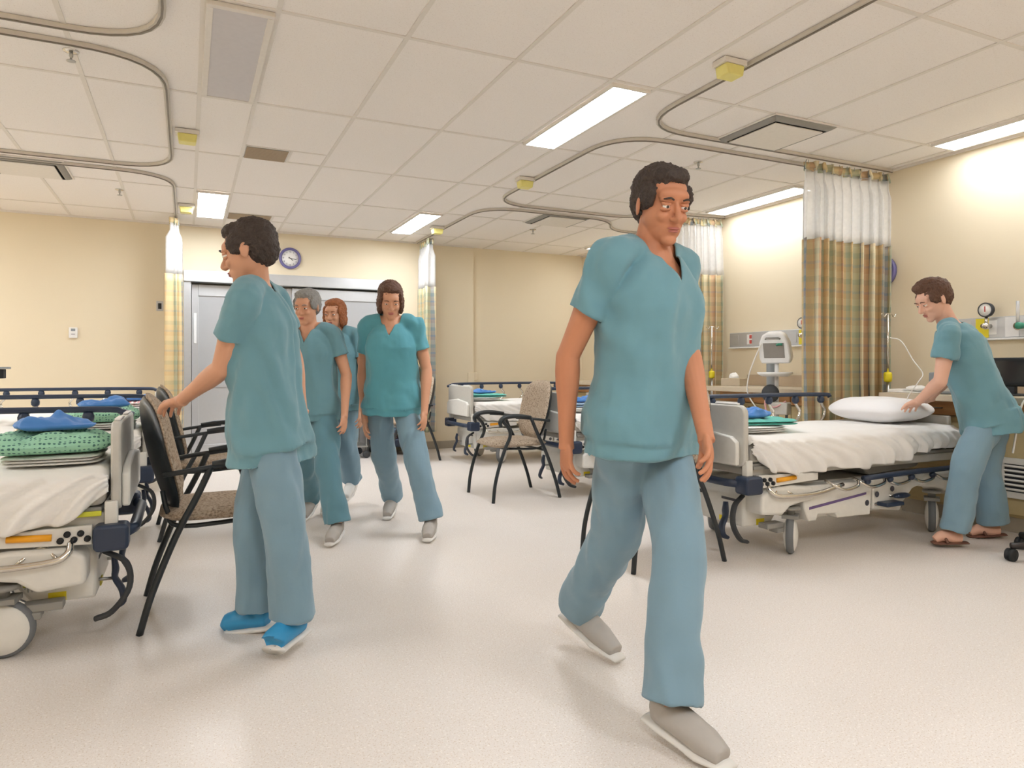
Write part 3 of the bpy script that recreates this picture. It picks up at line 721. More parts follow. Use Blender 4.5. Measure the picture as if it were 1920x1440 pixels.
        WB(MB().lathe([(.02, .215), (.024, .25), (.055, .255), (.055, .27)], (x, y, 0), 'z', 16).bb((x-.05, y-.045, .205), (x+.05, y+.045, .225)), 'fork', 'shell_dark')
        if s < 0 and x < 1:
            sp = []
            for k in range(60): a = k*.9; sp.append((x-.17+.0018*k, y+.03+.011*math.cos(a), .235+.011*math.sin(a)))
            B(MB().tube(sp, .002, 5), 'brake_spring', 'steel')
            B(MB().bb((x-.19, y-.01, .155), (x-.06, y+.06, .185)).bb((x-.12, y-.02, .13), (x-.07, y+.05, .156)), 'brake_block', 'shell_dark', bevel=.004)
            B(MB().tube([(x-.2, y+.02, .255), (x-.06, y+.02, .258)], .012, 10), 'brass_rod', 'lime')
    # foot pedals at the foot end
    for s in (-1, 1):
        B(MB().tube([(.13, s*.17, .21), (.03, s*.17, .21)], .007, 8), 'pedal_rod', 'steel')
        B(MB().tube([(.035, s*.17, .30), (.028, s*.175, .25), (.03, s*.17, .21), (.005, s*.17, .16), (.0, s*.185, .115), (.03, s*.2, .095)], [.018, .026, .022, .024, .022, .012], 12, 5, flat=.55), 'brake_pedal', 'navy')
    # bump guard that swings down in front of the end
    B(MB().tube([(.06, -.28, .35), (-.02, -.3, .30), (-.03, -.3, .2), (.03, -.29, .11), (.09, -.28, .085)], [.016, .018, .018, .02, .018], 10, 5, flat=.6), 'bump_guard', 'rubber')
    # side pedals
    B(MB().prism(rrect(1.08, 1.24, .22, .245, .01), -.42, -.345, 'y').ell((1.26, -.385, .275), (.075, .03, .018)), 'side_pedal', 'navy', bevel=.006)
    B(MB().tube([(1.0, -.26, .225), (1.08, -.35, .23)], .01, 8), 'side_pedal_rod', 'chrome')
    B(MB().tube([(1.18, -.3, .27), (1.22, -.37, .275)], .01, 8), 'side_pedal_rod', 'chrome')
    for x, z in ((.99, .245), (1.03+.05, .29), (1.22, .315)):
        B(MB().lathe([(.014, -.0005), (.018, -.0005), (.018, -.0015), (.014, -.0015)], (x, -.3505, z), 'y', 20).bb((x-.008, -.352, z-.001), (x+.008, -.3506, z+.001)), 'pedal_symbol', 'mark')
    # storage tray under the deck
    B(MB().prism([(1.05, .455), (1.62, .455), (1.58, .42), (1.12, .395)], -.26, .2, 'y'), 'oxygen_tray', 'shell_dark', bevel=.006)
    B(MB().bb((1.86, -.3, .55), (1.885, .3, .75)), 'headboard', 'shell', bevel=.01)
    return t
bedR = make_bed(1); bedL = make_bed(-1)
BR = [(2.79, 3.29, 'nearest right hospital stretcher with a white pillow, tended by the bending person'),
      (2.82, 5.27, 'middle right hospital stretcher behind the beige chair and the large walking person'),
      (2.82, 7.45, 'far right hospital stretcher against the cream back wall')]
BL = [(-.24, 3.46, 'nearest left hospital stretcher with a green gown, cut by the left edge'),
      (-.22, 5.16, 'middle left hospital stretcher with a folded green gown'), (-.22, 6.98, 'far left hospital stretcher with a red and white gown')]
for lst, proto in ((BR, bedR), (BL, bedL)):
    for i, (x, y, l) in enumerate(lst):
        o = proto if i == 0 else copy_tree(proto)
        o.location = (x, y, 0); tag(o, l, 'hospital bed', 'wheeled hospital stretchers with white sheets')

# pillow on the nearest right bed
def pil(u, v):
    th, ph = u*2*PI, (v-.5)*PI
    a, b_ = math.cos(th)*math.cos(ph), math.sin(th)*math.cos(ph)
    p = .6; x = .24*math.copysign(abs(a)**p, a); y = .32*math.copysign(abs(b_)**p, b_); z = .085*math.sin(ph)
    r = max(abs(x)/.24, abs(y)/.32); z *= (1-.5*r**4)
    return Vector((x, y, z+.008*noise.noise(Vector((x*6, y*6, z*3)))))
tag(MB().grid(pil, 48, 24).build('pillow', 'pillow', None, None, 0, (4.41, 3.33, .783)), 'plump white pillow at the head of the nearest right bed', 'pillow')

# ------------------------------------------------------------------ folded linen on every bed
def lump(cx, cy, z, sx, sy, h, seed, mat, name, label, cat, group, rot=0, layers=1, wr=1.0, sag=0, parts=None):
    rnd = Vector((seed*3.1, seed*1.7, 0)); N = 46
    m = MB(); lay_h = h/layers
    for L_ in range(layers):
        z0 = lay_h*L_; jx, jy = (.012*noise.noise(rnd+Vector((L_*2.2, 0, 0))), .012*noise.noise(rnd+Vector((0, L_*2.2, 0)))) if L_ else (0, 0)
        def fn(u, v, s):
            a, b_ = 2*u-1, 2*v-1; mx_ = max(abs(a), abs(b_))
            l = (abs(a/mx_)**5+abs(b_/mx_)**5)**.2 if mx_ > 1e-6 else 1
            wob = 1+.07*wr*noise.noise(rnd+Vector((a*1.6, b_*1.6, 5)))
            x, y = a/l*sx/2*wob+jx, b_/l*sy/2*wob+jy; th = (1-mx_**5)**.5
            n1 = noise.noise(rnd+Vector((x*9, y*9, L_)))+.5*noise.noise(rnd+Vector((x*22, y*22, L_)))
            if s > 0: zz = lay_h*(.5+.5*th)+wr*.016*n1*th*(1 if L_ == layers-1 else .2)+sag*math.sin(x*14+seed)*th
            else: zz = lay_h*(.5-.5*th)
            return Vector((x, y, z0+zz))
        n0 = len(m.v); m.grid(lambda u, v: fn(u, v, 1), N, N); n1_ = len(m.v); m.grid(lambda u, v: fn(u, v, -1), N, N)
        idx = [i for i in range(N)]+[j*N+N-1 for j in range(1, N)]+[(N-1)*N+i for i in range(N-2, -1, -1)]+[j*N for j in range(N-2, 0, -1)]
        fs = [(n0+idx[k], n0+idx[(k+1) % len(idx)], n1_+idx[(k+1) % len(idx)], n1_+idx[k]) for k in range(len(idx))]
        m.f += fs; m.sm += [True]*len(fs)
    o = m.build(name, mat, None, None, 0, (cx, cy, z)); o.rotation_euler = (0, 0, rot)
    return tag(o, label, cat, group)
TOP = .699
def linen(cx, cy, side, where, gown, gownlabel, seed, cap=True, rot=0):
    sh = lump(cx, cy-.02, TOP, .34, .40, .035, seed, 'linen_white', 'folded_sheet', 'folded white sheet under the %s on the %s' % (gownlabel, where), 'folded linen', 'folded white sheets on the beds', rot, 3, .3)
    if gown == 'gown_green' : lump(cx-.02, cy, TOP+.037, .42, .46, .075, seed+1, gown, 'folded_gown', '%s lying on the folded sheet on the %s' % (gownlabel, where), 'gown', 'folded gowns on the beds', rot+.1, 1, 2.0, .004)
    elif gown == 'gown_red': lump(cx, cy, TOP+.036, .30, .36, .04, seed+1, gown, 'folded_gown', '%s lying on the folded sheet on the %s' % (gownlabel, where), 'gown', 'folded gowns on the beds', rot, 2, 1.0)
    else: lump(cx+.07, cy, TOP+.036, .44, .40, .034, seed+1, gown, 'folded_gown', '%s lying on the folded sheet on the %s' % (gownlabel, where), 'gown', 'folded gowns on the beds', rot-.25, 2, .9)
    zc = TOP+.037+(.080 if gown == 'gown_green' else .04 if gown == 'gown_red' else .03)+.006
    lump(cx-.01 if side < 0 else cx+.04, cy, zc, .27, .19, .045, seed+2, 'cap_blue', 'blue_cap', 'crumpled blue cloth cap on top of the linen on the %s' % where, 'cap', 'crumpled blue caps on the linen', rot+.3, 1, 2.4, .01)
linen(-.48, 3.37, -1, 'nearest left bed', 'gown_green', 'dotted green gown', 1)
linen(-.47, 5.10, -1, 'middle left bed', 'gown_green', 'dotted green gown', 5)
linen(-.42, 7.0, -1, 'far left bed', 'gown_red', 'red and white printed gown', 9)
linen(3.06, 3.22, 1, 'nearest right bed', 'teal_cloth', 'plain teal gown', 13)
linen(3.07, 5.25, 1, 'middle right bed', 'linen_blue', 'pale blue gown', 17)
linen(3.06, 7.40, 1, 'far right bed', 'teal_cloth', 'plain teal gown', 21)

# ------------------------------------------------------------------ stands and carts
def iv_pole(x, y, label, tube=False):
    t = thing('iv_pole', label, 'iv pole', (x, y, 0), 0, 'steel iv poles with yellow clamps')
    MB().tube([(0, 0, .02), (0, 0, 1.0)], .013, 12).build('lower_pole', 'steel', t); MB().tube([(0, 0, 1.0), (0, 0, 1.5)], .009, 12).build('upper_pole', 'chrome', t)
    MB().lathe([(.013, .96), (.026, .965), (.03, .98), (.03, 1.02), (.026, 1.035), (.01, 1.04)], seg=18).build('clamp', 'yellow', t)
    MB().lathe([(.115, 0), (.12, .008), (.11, .018), (.03, .03), (.02, .05), (.001, .05)], seg=28).build('base', 'shell_dark', t)
    for s in (-1, 1): MB().tube([(0, 0, 1.49), (.03*s, -.01, 1.492), (.05*s, -.01, 1.47), (.065*s, -.01, 1.475), (.08*s, -.01, 1.495), (.085*s, -.01, 1.485)], .004, 8, 5).build('hook', 'chrome', t)
    return t
iv_pole(4.97, 3.68, 'iv pole with yellow clamp at the head of the nearest right bed')
iv_pole(4.92, 5.64, 'far iv pole with yellow clamp in front of the middle plaid curtain')
tag(MB().tube([W(1669, 633, 4.9), W(1690, 640, 4.8), W(1712, 675, 4.75), W(1730, 700, 4.7), W(1722, 716, 4.65), W(1706, 738, 4.68), W(1700, 750, 4.74)], .0035, 8, 6).build('iv_line', 'cord_white'), 'thin white tube looping from the iv pole down to the pillow', 'tube')
# vital signs monitor on a rolling pole
t = thing('vital_signs_monitor', 'white vital signs monitor on a wheeled pole between the two plaid curtains', 'monitor', (4.42, 4.28, 0), .42)
b = MB()
for k in range(5):
    a = 2*PI*k/5; b.tube([(0, 0, .1), (.26*math.cos(a), .26*math.sin(a), .07)], [.022, .015], 10)
b.build('base', 'shell_dark', t)
for k in range(5):
    a = 2*PI*k/5; MB().lathe([(.01, -.016), (.033, -.014), (.033, .014), (.01, .016)], (.27*math.cos(a), .27*math.sin(a), .034), 'y', 18).build('caster', 'rubber', t)
MB().tube([(0, 0, .1), (0, 0, 1.12)], .017, 12).build('pole', 'white_plastic', t)
RM = Matrix.Rotation(-.25, 4, 'Y')
mt = Matrix.Translation((-.03, 0, 1.22)) @ RM
MB().prism([(-.115, -.11), (.115, -.11), (.13, -.06), (.12, .06), (.09, .13), (.05, .15), (-.05, .15), (-.09, .13), (-.12, .06), (-.13, -.06)], -.035, .04, 'x').build('housing', 'white_plastic', t, mt, bevel=.012)
MB().bb((-.038, -.085, -.06), (-.0355, .085, .065)).build('screen', 'screen_grey', t, mt)
MB().tube([(-.037, -.06, .098), (-.045, -.05, .11), (-.045, .05, .11), (-.037, .06, .098)], .007, 8).build('handle', 'shell_dark', t, mt)
MB().tube([(-.037, -.03, .05), (-.06, -.06, .06), (-.055, -.08, .055)], .01, 8).build('probe', 'teal_green', t, mt)
MB().lathe([(.001, 1.0), (.10, 1.0), (.135, 1.02), (.14, 1.035), (.13, 1.035), (.1, 1.012), (.001, 1.01)], (-.04, 0, 0), seg=30).build('basket', 'white_plastic', t)
MB().lathe([(.001, 1.013), (.075, 1.013), (.07, 1.03), (.001, 1.032)], (-.04, 0, 0), seg=24).build('tray_liner', 'grey_plastic', t)
MB().lathe([(.001, -.03), (.06, -.025), (.075, 0), (.06, .03), (.001, .035)], (-.06, .03, .86), 'x', 20).build('coiled_cuff', 'rubber', t)
MB().box((-.05, -.05, .74), (.1, .14, .1)).build('probe_box', 'shell', t, bevel=.008)
MB().tube([(-.07, -.1, .8), (-.12, -.02, .75), (-.09, .06, .8), (-.11, .03, .68), (-.07, -.04, .66)], .007, 8, 6).build('red_cable', 'pink', t)
MB().tube([(-.08, .1, 1.27), (-.11, .16, 1.1), (-.1, .2, .98), (-.08, .21, .85), (-.06, .12, .7)], .0055, 8, 6).build('white_cable', 'cord_white', t)
t = thing('waste_bottle', 'grey canister with a lime rim hung beside the monitor on the middle counter', 'canister', (4.84, 4.74, .891))
MB().lathe([(.04, 0), (.05, .02), (.052, .26), (.05, .27)], seg=20).build('body', 'grey_plastic', t); MB().lathe([(.05, .27), (.058, .272), (.058, .285), (.05, .287)], seg=20).build('rim', 'lime', t)
MB().lathe([(.05, .287), (.045, .33), (.02, .345), (.001, .346)], seg=20).build('lid', 'rubber', t)
# second stand: rolling base of a stool at the right edge
t = thing('rolling_stand', 'dark wheeled stand foot poking in at the right edge of the floor', 'rolling stand', (4.40, 2.16, 0))
b = MB()
for k in range(5):
    a = PI*.82+2*PI*k/5; b.tube([(0, 0, .10), (.3*math.cos(a), .3*math.sin(a), .085)], [.025, .018], 10)
b.tube([(0, 0, .1), (0, 0, .95)], .018, 12).build('frame', 'black_wood', t)
for k in range(5):
    a = PI*.82+2*PI*k/5; x, y = .3*math.cos(a), .3*math.sin(a)
    MB().lathe([(.008, -.022), (.034, -.02), (.036, -.005), (.02, 0), (.036, .005), (.034, .02), (.008, .022)], (x, y, .036), 'y', 20).build('caster', 'soft_black', t)
MB().box((0, 0, 1.0), (.2, .12, .24)).build('pump', 'shell', t, bevel=.01)
# bracket cut by the left edge
t = thing('wall_bracket', 'small dark instrument bracket cut by the left edge above the beds', 'bracket', W(-22, 697, 4.6))
MB().bb((-.12, -.05, .018), (.115, .05, .032)).build('shelf', 'grey_plastic', t, bevel=.002); MB().bb((-.03, -.04, -.045), (.09, .04, .017)).build('device', 'soft_black', t, bevel=.004)
MB().tube([(-.08, 0, .03), (-.08, 0, .1)], .012, 10).tube([(-.08, 0, -.01), (-.08, 0, -.30-.0)], .012, 10).build('post', 'steel', t)
# utility trolley and linen cart in front of the doors
t = thing('utility_trolley', 'steel utility trolley with shelves in front of the glass doors', 'trolley', (1.72, 8.38, 0))
for x in (-.2, .2):
    for y in (-.2, .2):
        MB().tube([(x, y, .09), (x, y, .94)], .011, 10).build('post', 'steel', t)
        MB().lathe([(.01, -.014), (.042, -.013), (.042, .013), (.01, .014)], (x, y, .043), 'y', 20).build('caster', 'rubber', t)
for z in (.13, .44, .76): MB().bb((-.22, -.22, z), (.22, .22, z+.018)).build('shelf', 'steel', t, bevel=.003)
MB().tube([(-.2, -.21, .94), (.2, -.21, .94)], .01, 8).tube([(-.2, .21, .94), (.2, .21, .94)], .01, 8).build('rail', 'steel', t)
tag(MB().bb((-.09, -.1, 0), (.09, .1, .1)).build('supply_box', 'white_plastic', None, None, .004, (1.76, 8.36, .459)), 'white supply box on the middle shelf of the steel trolley', 'box')
for k, (x, y, mt_, l) in enumerate(((1.60, 8.30, 'red', 'red capped bottle on the top shelf of the steel trolley'), (1.72, 8.28, 'white_plastic', 'white capped bottle on the steel trolley top beside the red capped one'), (1.83, 8.32, 'blue_tray', 'pale blue capped bottle at the right of the steel trolley top'))):
    q = thing('bottle', l, 'bottle', (x, y, .779), 0, 'bottles on the steel trolley')
    MB().lathe([(.03, 0), (.032, .01), (.032, .11), (.014, .135), (.012, .15)], seg=16).build('body', 'iv_plastic', q); MB().lathe([(.015, .15), (.015, .18), (.001, .182)], seg=12).build('cap', mt_, q)
t = thing('linen_cart', 'dark wheeled linen cart with stacked folded linen beside the doors', 'cart', (2.36, 8.45, 0))
MB().bb((-.3, -.2, .1), (.3, .2, .2)).build('base', 'navy', t, bevel=.02)
for z in (.50, .80, 1.07): MB().bb((-.29, -.19, z), (.29, .19, z+.015)).build('shelf', 'steel', t)
for x in (-.285, .285):
    for y in (-.185, .185):
        MB().tube([(x, y, .2), (x, y, 1.15)], .010, 8).build('post', 'steel', t)
        MB().lathe([(.01, -.014), (.046, -.013), (.046, .013), (.01, .014)], (x*.9, y*.9, .048), 'y', 18).build('caster', 'rubber', t)
k = 0
for z, wh in ((.201, 'base'), (.516, 'middle shelf'), (.816, 'upper shelf')):
    for j in range(2):
        hh = 0
        for i in range(3):
            mt_, cn = (('pink', 'pink'), ('linen_white', 'white'), ('linen_blue', 'pale blue'))[(i+j+k) % 3]
            pos = ('bottom', 'middle', 'top')[i]
            lump(2.22+.28*j, 8.43, z+hh, .24, .30, .062, 30+k, mt_, 'folded_linen', '%s linen, %s of the %s pile on the dark cart %s' % (cn, pos, 'left' if j == 0 else 'right', wh), 'folded linen', 'folded linen on the dark cart', 0, 3, .4); hh += .067; k += 1

# ------------------------------------------------------------------ people
def voxel(m, name, vox, smooth_it, mat, parent, post=None, disp=None, thick=0):
    me = m.mesh(name); bm = bmesh.new(); bm.from_mesh(me); bmesh.ops.recalc_face_normals(bm, faces=bm.faces); bm.to_mesh(me); bm.free()
    o = bpy.data.objects.new(name, me); EV.collection.objects.link(o)
    r = o.modifiers.new('r', 'REMESH'); r.mode = 'VOXEL'; r.voxel_size = vox; r.use_smooth_shade = True
    s_ = o.modifiers.new('s', 'SMOOTH'); s_.factor = .5; s_.iterations = smooth_it
    dg = graph(); me2 = bpy.data.meshes.new_from_object(o.evaluated_get(dg))
    o.modifiers.clear(); EV.collection.objects.unlink(o); C.objects.link(o); o.data = me2; bpy.data.meshes.remove(me); me2.name = name
    if disp:
        co = [v.co.copy() for v in me2.vertices]; nm_ = [v.normal.copy() for v in me2.vertices]; out = []
        for c_, n_ in zip(co, nm_): out.extend(c_+n_*disp(c_))
        me2.vertices.foreach_set('co', out); me2.update()
    if post:
        bm = bmesh.new(); bm.from_mesh(me2); dead = [f for f in bm.faces if post(f.calc_center_median(), f.normal)]
        bmesh.ops.delete(bm, geom=dead, context='FACES')
        for _ in range(6):
            nb = {}
            for v in bm.verts:
                ev = [e_.other_vert(v) for e_ in v.link_edges if e_.is_boundary]
                if len(ev) == 2: nb[v] = v.co*.4+(ev[0].co+ev[1].co)*.3
            for v, c_ in nb.items(): v.co = c_
        bm.to_mesh(me2); bm.free()
    for p in me2.polygons: p.use_smooth = True
    me2.materials.clear(); me2.materials.append(M[mat]); o.parent = parent
    if thick:
        x = o.modifiers.new('t', 'SOLIDIFY'); x.thickness = thick; x.offset = -1
    return o
def interp_limb(a, b, r0, r1, n=5, bulge=0, at=.35):
    P = [a.lerp(b, k/n) for k in range(n+1)]
    R = [r0+(r1-r0)*k/n+bulge*math.exp(-((k/n-at)/.22)**2) for k in range(n+1)]
    return P, R
def frame(f, u=Vector((0, 0, 1))):
    f = f.normalized(); l = u.cross(f).normalized(); u = f.cross(l)
    return Matrix((f, l, u)).transposed()
def person(label, f, pel, chest, neck, head, look, sh, el, wr, hands, hip, kn, an, toes, scale=1.0, skin='skin', shirt='scrub', pants='scrub_dark', hair='hair_dark', hairstyle='short', shoe='sneaker_grey', sleeve=.55, vneck=True, vox=.004, seed=1, origin=None, name='person', stub=False):
    """f facing; sh/el/wr/hip/kn/an/toes/hands are (left, right) pairs in world space"""
    f = Vector(f).normalized(); lat = Vector((0, 0, 1)).cross(f).normalized()
    org = Vector((pel.x, pel.y, 0)) if origin is None else Vector(origin)
    root = thing(name, label, 'person', org, 0, None)
    q = scale
    sub = lambda v: Vector(v)-org
    pel, chest, neck, head = map(sub, (pel, chest, neck, head))
    sh, el, wr, hip, kn, an, toes = [[sub(v) for v in p] for p in (sh, el, wr, hip, kn, an, toes)]
    slat = (sh[0]-sh[1]); slat.normalize(); hlat = (hip[0]-hip[1]).normalized()
    spine = [pel-(chest-pel)*.22, pel, pel.lerp(chest, .35), pel.lerp(chest, .7), chest, chest.lerp(neck, .45), chest.lerp(neck, .8)]
    def torso(m, grow=0, hem=None):
        W_ = [.130, .150, .132, .138, .150, .122, .075]; D_ = [.09, .10, .088, .100, .116, .098, .060]
        if grow: W_ = [.192, .182, .160, .155, .158, .130, .078]; D_ = [.136, .128, .112, .112, .118, .092, .055]
        pts = catmull(spine, 4); vs = []; fs = []; seg = 28; n = len(pts)
        for i, p in enumerate(pts):
            t_ = i/4; k = min(int(t_), 5); fr = t_-k
            w_ = (W_[k]+(W_[k+1]-W_[k])*fr)*q+grow; d_ = (D_[k]+(D_[k+1]-D_[k])*fr)*q+grow
            up = (pts[min(i+1, n-1)]-pts[max(0, i-1)]).normalized(); la = hlat.lerp(slat, i/n); la = (la-up*la.dot(up)).normalized(); fw = la.cross(up)
            for a in range(seg):
                an_ = 2*PI*a/seg; c_, s_ = math.cos(an_), math.sin(an_)
                vs.append(p+la*w_*math.copysign(abs(c_)**.85, c_)+fw*d_*math.copysign(abs(s_)**.85, s_))
        for i in range(n-1):
            for a in range(seg): a2 = (a+1) % seg; fs.append((i*seg+a, i*seg+a2, (i+1)*seg+a2, (i+1)*seg+a))
        fs.append(tuple(range(seg))[::-1]); fs.append(tuple((n-1)*seg+a for a in range(seg))); m.add(vs, fs, True)
    # --- body
    m = MB(); torso(m)
    hf = frame(Vector(look)); HP = lambda x, y, z: head+hf @ (Vector((x, y, z))*q)
    def E(c_, r): m.ell(HP(*c_), [x*q for x in r], hf, 28, 18)
    E((-.018, 0, .035), (.097, .077, .085)); E((.018, 0, -.02), (.070, .066, .085)); E((.030, 0, -.062), (.058, .050, .052)); E((.066, 0, -.097), (.022, .026, .020))
    E((.062, 0, .035), (.030, .052, .028)); E((.068, .032, -.028), (.018, .020, .018)); E((.068, -.032, -.028), (.018, .020, .018))
    m.tube([HP(.084, 0, .014), HP(.096, 0, -.008), HP(.108, 0, -.030), HP(.094, 0, -.040)], [.007*q, .009*q, .0125*q, .008*q], 12, 3)
    E((.092, .011, -.034), (.009, .008, .007)); E((.092, -.011, -.034), (.009, .008, .007))
    E((.084, 0, -.060), (.010, .023, .006)); E((.082, 0, -.071), (.010, .019, .006))
    for s_ in (1, -1):
        m.ell(HP(-.008, s_*.079, -.004), [.018*q, .006*q, .031*q], hf @ Matrix.Rotation(s_*.3, 3, 'Z') @ Matrix.Rotation(-.15, 3, 'Y'), 16, 12)
        E((.072, s_*.031, .021), (.020, .020, .008))
    m.tube([neck-(neck-chest).normalized()*.06, neck, neck.lerp(head, .5)-hf @ Vector((.01, 0, 0)), HP(-.02, 0, -.02)], [.075*q, .056*q, .052*q, .055*q], 18, 4)
    for i, s_ in enumerate((1, -1)):
        m.tube([neck.lerp(chest, .25), neck.lerp(sh[i], .5)+Vector((0, 0, .005)), sh[i], sh[i].lerp(el[i], .12)], [.045*q, .040*q, .044*q, .045*q], 16, 4)
        P, R = interp_limb(sh[i], el[i], .050*q, .037*q, 6, .004*q, .4); m.tube(P, R, 16); m.ell(el[i], [.038*q]*3)
        P, R = interp_limb(el[i], wr[i], .037*q, .025*q, 6, .006*q, .25); m.tube(P, R, 16)
        # hand: direction, palm normal, curl
        d, pn, curl = hands[i]; d = Vector(d).normalized(); pn = Vector(pn); pn = (pn-d*pn.dot(d)).normalized(); side = pn.cross(d)*s_*-1   # towards thumb
        hq = q*.98; Wp = wr[i]; K = lambda a, b_, c_: Wp+(d*a+side*b_+pn*c_)*hq
        m.tube([Wp-d*.03, Wp, K(.03, 0, 0)], [.026*q, .024*q, .026*q], 14, 0, ref=side, flat=1.0)
        Rm = Matrix((d, side, pn)).transposed()
        m.ell(K(.052, 0, 0), [.050*hq, .041*hq, .0155*hq], Rm, 18, 12); m.ell(K(.028, .022, .006), [.034*hq, .02*hq, .017*hq], Rm, 14, 10)
        for j, (off, ln, spread) in enumerate(((.031, .072, .10), (.0105, .080, .03), (-.0105, .074, -.04), (-.031, .058, -.13))):
            c1 = curl*(.55+.08*j); dirs = []; p = K(.082-(.006 if j == 3 else 0)-.004*abs(j-1.2), off, -.001); pts = [K(.055, off*.8, 0), p]
            ang = 0
            for seg_, fr in enumerate((.45, .30, .25)):
                ang += c1*(1.0 if seg_ else .8); v = d*math.cos(ang)+pn*math.sin(ang)+side*spread*math.cos(ang); v.normalize(); p = p+v*ln*fr*hq; pts.append(p)
            m.tube(pts, [.0095*hq, .0092*hq, .0084*hq, .0078*hq, .0066*hq], 10, 2)
        pts = [K(.018, .018, .006), K(.044, .044, .010+.012*curl), K(.070, .054-.008*curl, .016+.022*curl), K(.090, .052-.018*curl, .020+.034*curl)]
        m.tube(pts, [.015*hq, .0125*hq, .0105*hq, .0085*hq], 12, 3)
        # legs under the trousers
        P, R = interp_limb(hip[i], kn[i], .070*q, .052*q, 6); m.tube(P, R, 16); m.ell(kn[i], [.055*q]*3)
        P, R = interp_limb(kn[i], an[i], .055*q, .037*q, 6, .008*q, .25); m.tube(P, R, 16)
        fd = (toes[i]-an[i]); fl = Vector((toes[i].x, toes[i].y, toes[i].z)); heel = an[i]-Vector((fd.x, fd.y, 0)).normalized()*.035*q+Vector((0, 0, -.045*q))
        if shoe == 'sandal': m.tube([heel, an[i]+Vector((0, 0, -.035*q))+fd*.15, an[i].lerp(fl, .6), fl], [.03*q, .036*q, .034*q, .022*q], 14, 4)
        else: m.tube([an[i], an[i]+Vector((0, 0, -.035*q))+fd*.12, an[i].lerp(fl, .5)+Vector((0, 0, -.012))], [.034*q, .028*q, .018*q], 14, 4)
    voxel(m, 'body', vox, 5, skin, root)
    # --- face details
    for s_ in (1, -1):
        MB().ell(HP(.0775, s_*.031, .0115), (.0135*q, .016*q, .008*q), hf @ Matrix.Rotation(.35, 3, 'Y'), 16, 10).build('eyelid', skin, root)
        MB().ell(HP(.0765, s_*.031, -.0055), (.0135*q, .016*q, .0065*q), hf, 16, 10).build('eyelid', skin, root)
        eb = MB().ell(HP(.0785, s_*.031, .003), [.0112*q]*3, hf, 16, 10).build('eye', 'eye_white', root)
        MB().ell(HP(.0875, s_*.031, .002), [.0033*q, .0052*q, .0052*q], hf, 14, 8).build('iris', 'iris', eb)
        MB().tube([HP(.093, s_*.016, .023), HP(.096, s_*.03, .028), HP(.086, s_*.048, .024)], [.0025*q, .0034*q, .002*q], 8, 3).build('eyebrow', hair, root)
    MB().ell(HP(.0885, 0, -.0605), [.009*q, .022*q, .0045*q], hf, 16, 8).ell(HP(.0875, 0, -.069), [.0085*q, .018*q, .005*q], hf, 16, 8).build('lips', 'lip', root)
    # --- hair
    m = MB(); E2 = lambda c_, r: m.ell(HP(*c_), [x*q for x in r], hf, 24, 16)
    E2((-.028, 0, .048), (.098, .086, .086)); E2((-.050, 0, .015), (.072, .080, .085)); E2((.020, 0, .092), (.058, .064, .034)); E2((.01, .066, .03), (.05, .018, .045)); E2((.01, -.066, .03), (.05, .018, .045))
    if hairstyle == 'bob': E2((-.045, 0, -.045), (.062, .088, .085)); E2((.005, .072, -.02), (.045, .022, .075)); E2((.005, -.072, -.02), (.045, .022, .075))
    if hairstyle == 'pony': E2((-.125, 0, .04), (.035, .03, .03)); m.tube([HP(-.12, 0, .04), HP(-.16, 0, .0), HP(-.165, 0, -.07), HP(-.15, 0, -.13)], [.022*q, .032*q, .028*q, .010*q], 14, 4)
    if hairstyle == 'tuft': E2((.045, 0, .108), (.042, .050, .028)); E2((.0, 0, .125), (.06, .05, .022))
    voxel(m, 'hair', .0035, 3, hair, root, disp=lambda c_: .005*noise.noise(c_*70)+.003*noise.noise(c_*180))
    # --- shirt
    m = MB(); torso(m, .022)
    hd_ = ((pel-chest).normalized()+DOWN).normalized(); h0 = pel-(chest-pel)*.18; hl = (chest-pel).length*.20
    m.tube([h0-hd_*.06, h0, h0+hd_*hl], [.19*q, .205*q, .212*q], 26, 0, ref=f, flat=.74)
    ends = []
    for i in (0, 1):
        e = sh[i].lerp(el[i], sleeve); dd = (el[i]-sh[i]).normalized()
        m.tube([neck.lerp(chest, .35), neck.lerp(sh[i], .5), sh[i], sh[i].lerp(el[i], .2)], [.06*q, .056*q, .064*q, .064*q], 18, 4)
        m.tube([sh[i], sh[i].lerp(el[i], sleeve*.5), e], [.064*q, .063*q, .067*q], 20, 3); ends.append((e, dd))
    hemc = h0+hd_*hl; hemd = hd_; vdir = (chest-neck).normalized(); nk = neck.copy(); fwd_s = slat.cross((neck-chest).normalized())
    def post(c_, n_):
        for e, dd in ends:
            if n_.dot(dd) > .75 and abs((c_-e).dot(dd)) < .02 and (c_-e).length < .12: return True
        if n_.dot(hemd) > .8 and abs((c_-hemc).dot(hemd)) < .02: return True
        r_ = c_-nk
        if r_.length < .085*q and n_.dot((neck-chest).normalized()) > .0 and r_.dot(slat)**2+r_.dot(fwd_s)**2 < (.078*q)**2 and r_.dot(vdir) < .06: return True
        if vneck:
            dn = r_.dot(vdir); la = abs(r_.dot(slat)); 
            if r_.dot(fwd_s) > .0 and dn < .125*q and la < .058*q*(1-dn/(.125*q)) and n_.dot(fwd_s) > .1: return True
        return False
    def wr_(c_):
        p = c_+Vector((seed*1.3, seed*2.1, 0))
        return .009*noise.noise(Vector((p.x*9, p.y*9, p.z*4)))+.0065*math.sin(12*noise.noise(Vector((p.x*5, p.y*5, p.z*2.6+p.x))))+.003*noise.noise(p*24)
    voxel(m, 'scrub_shirt', .006, 7, shirt, root, post, wr_, .004)
    # --- trousers
    m = MB(); low = []
    m.tube([pel+(chest-pel)*.05, pel-(chest-pel).normalized()*.10*q], [.15*q, .155*q], 24, 0, ref=f, flat=.72)
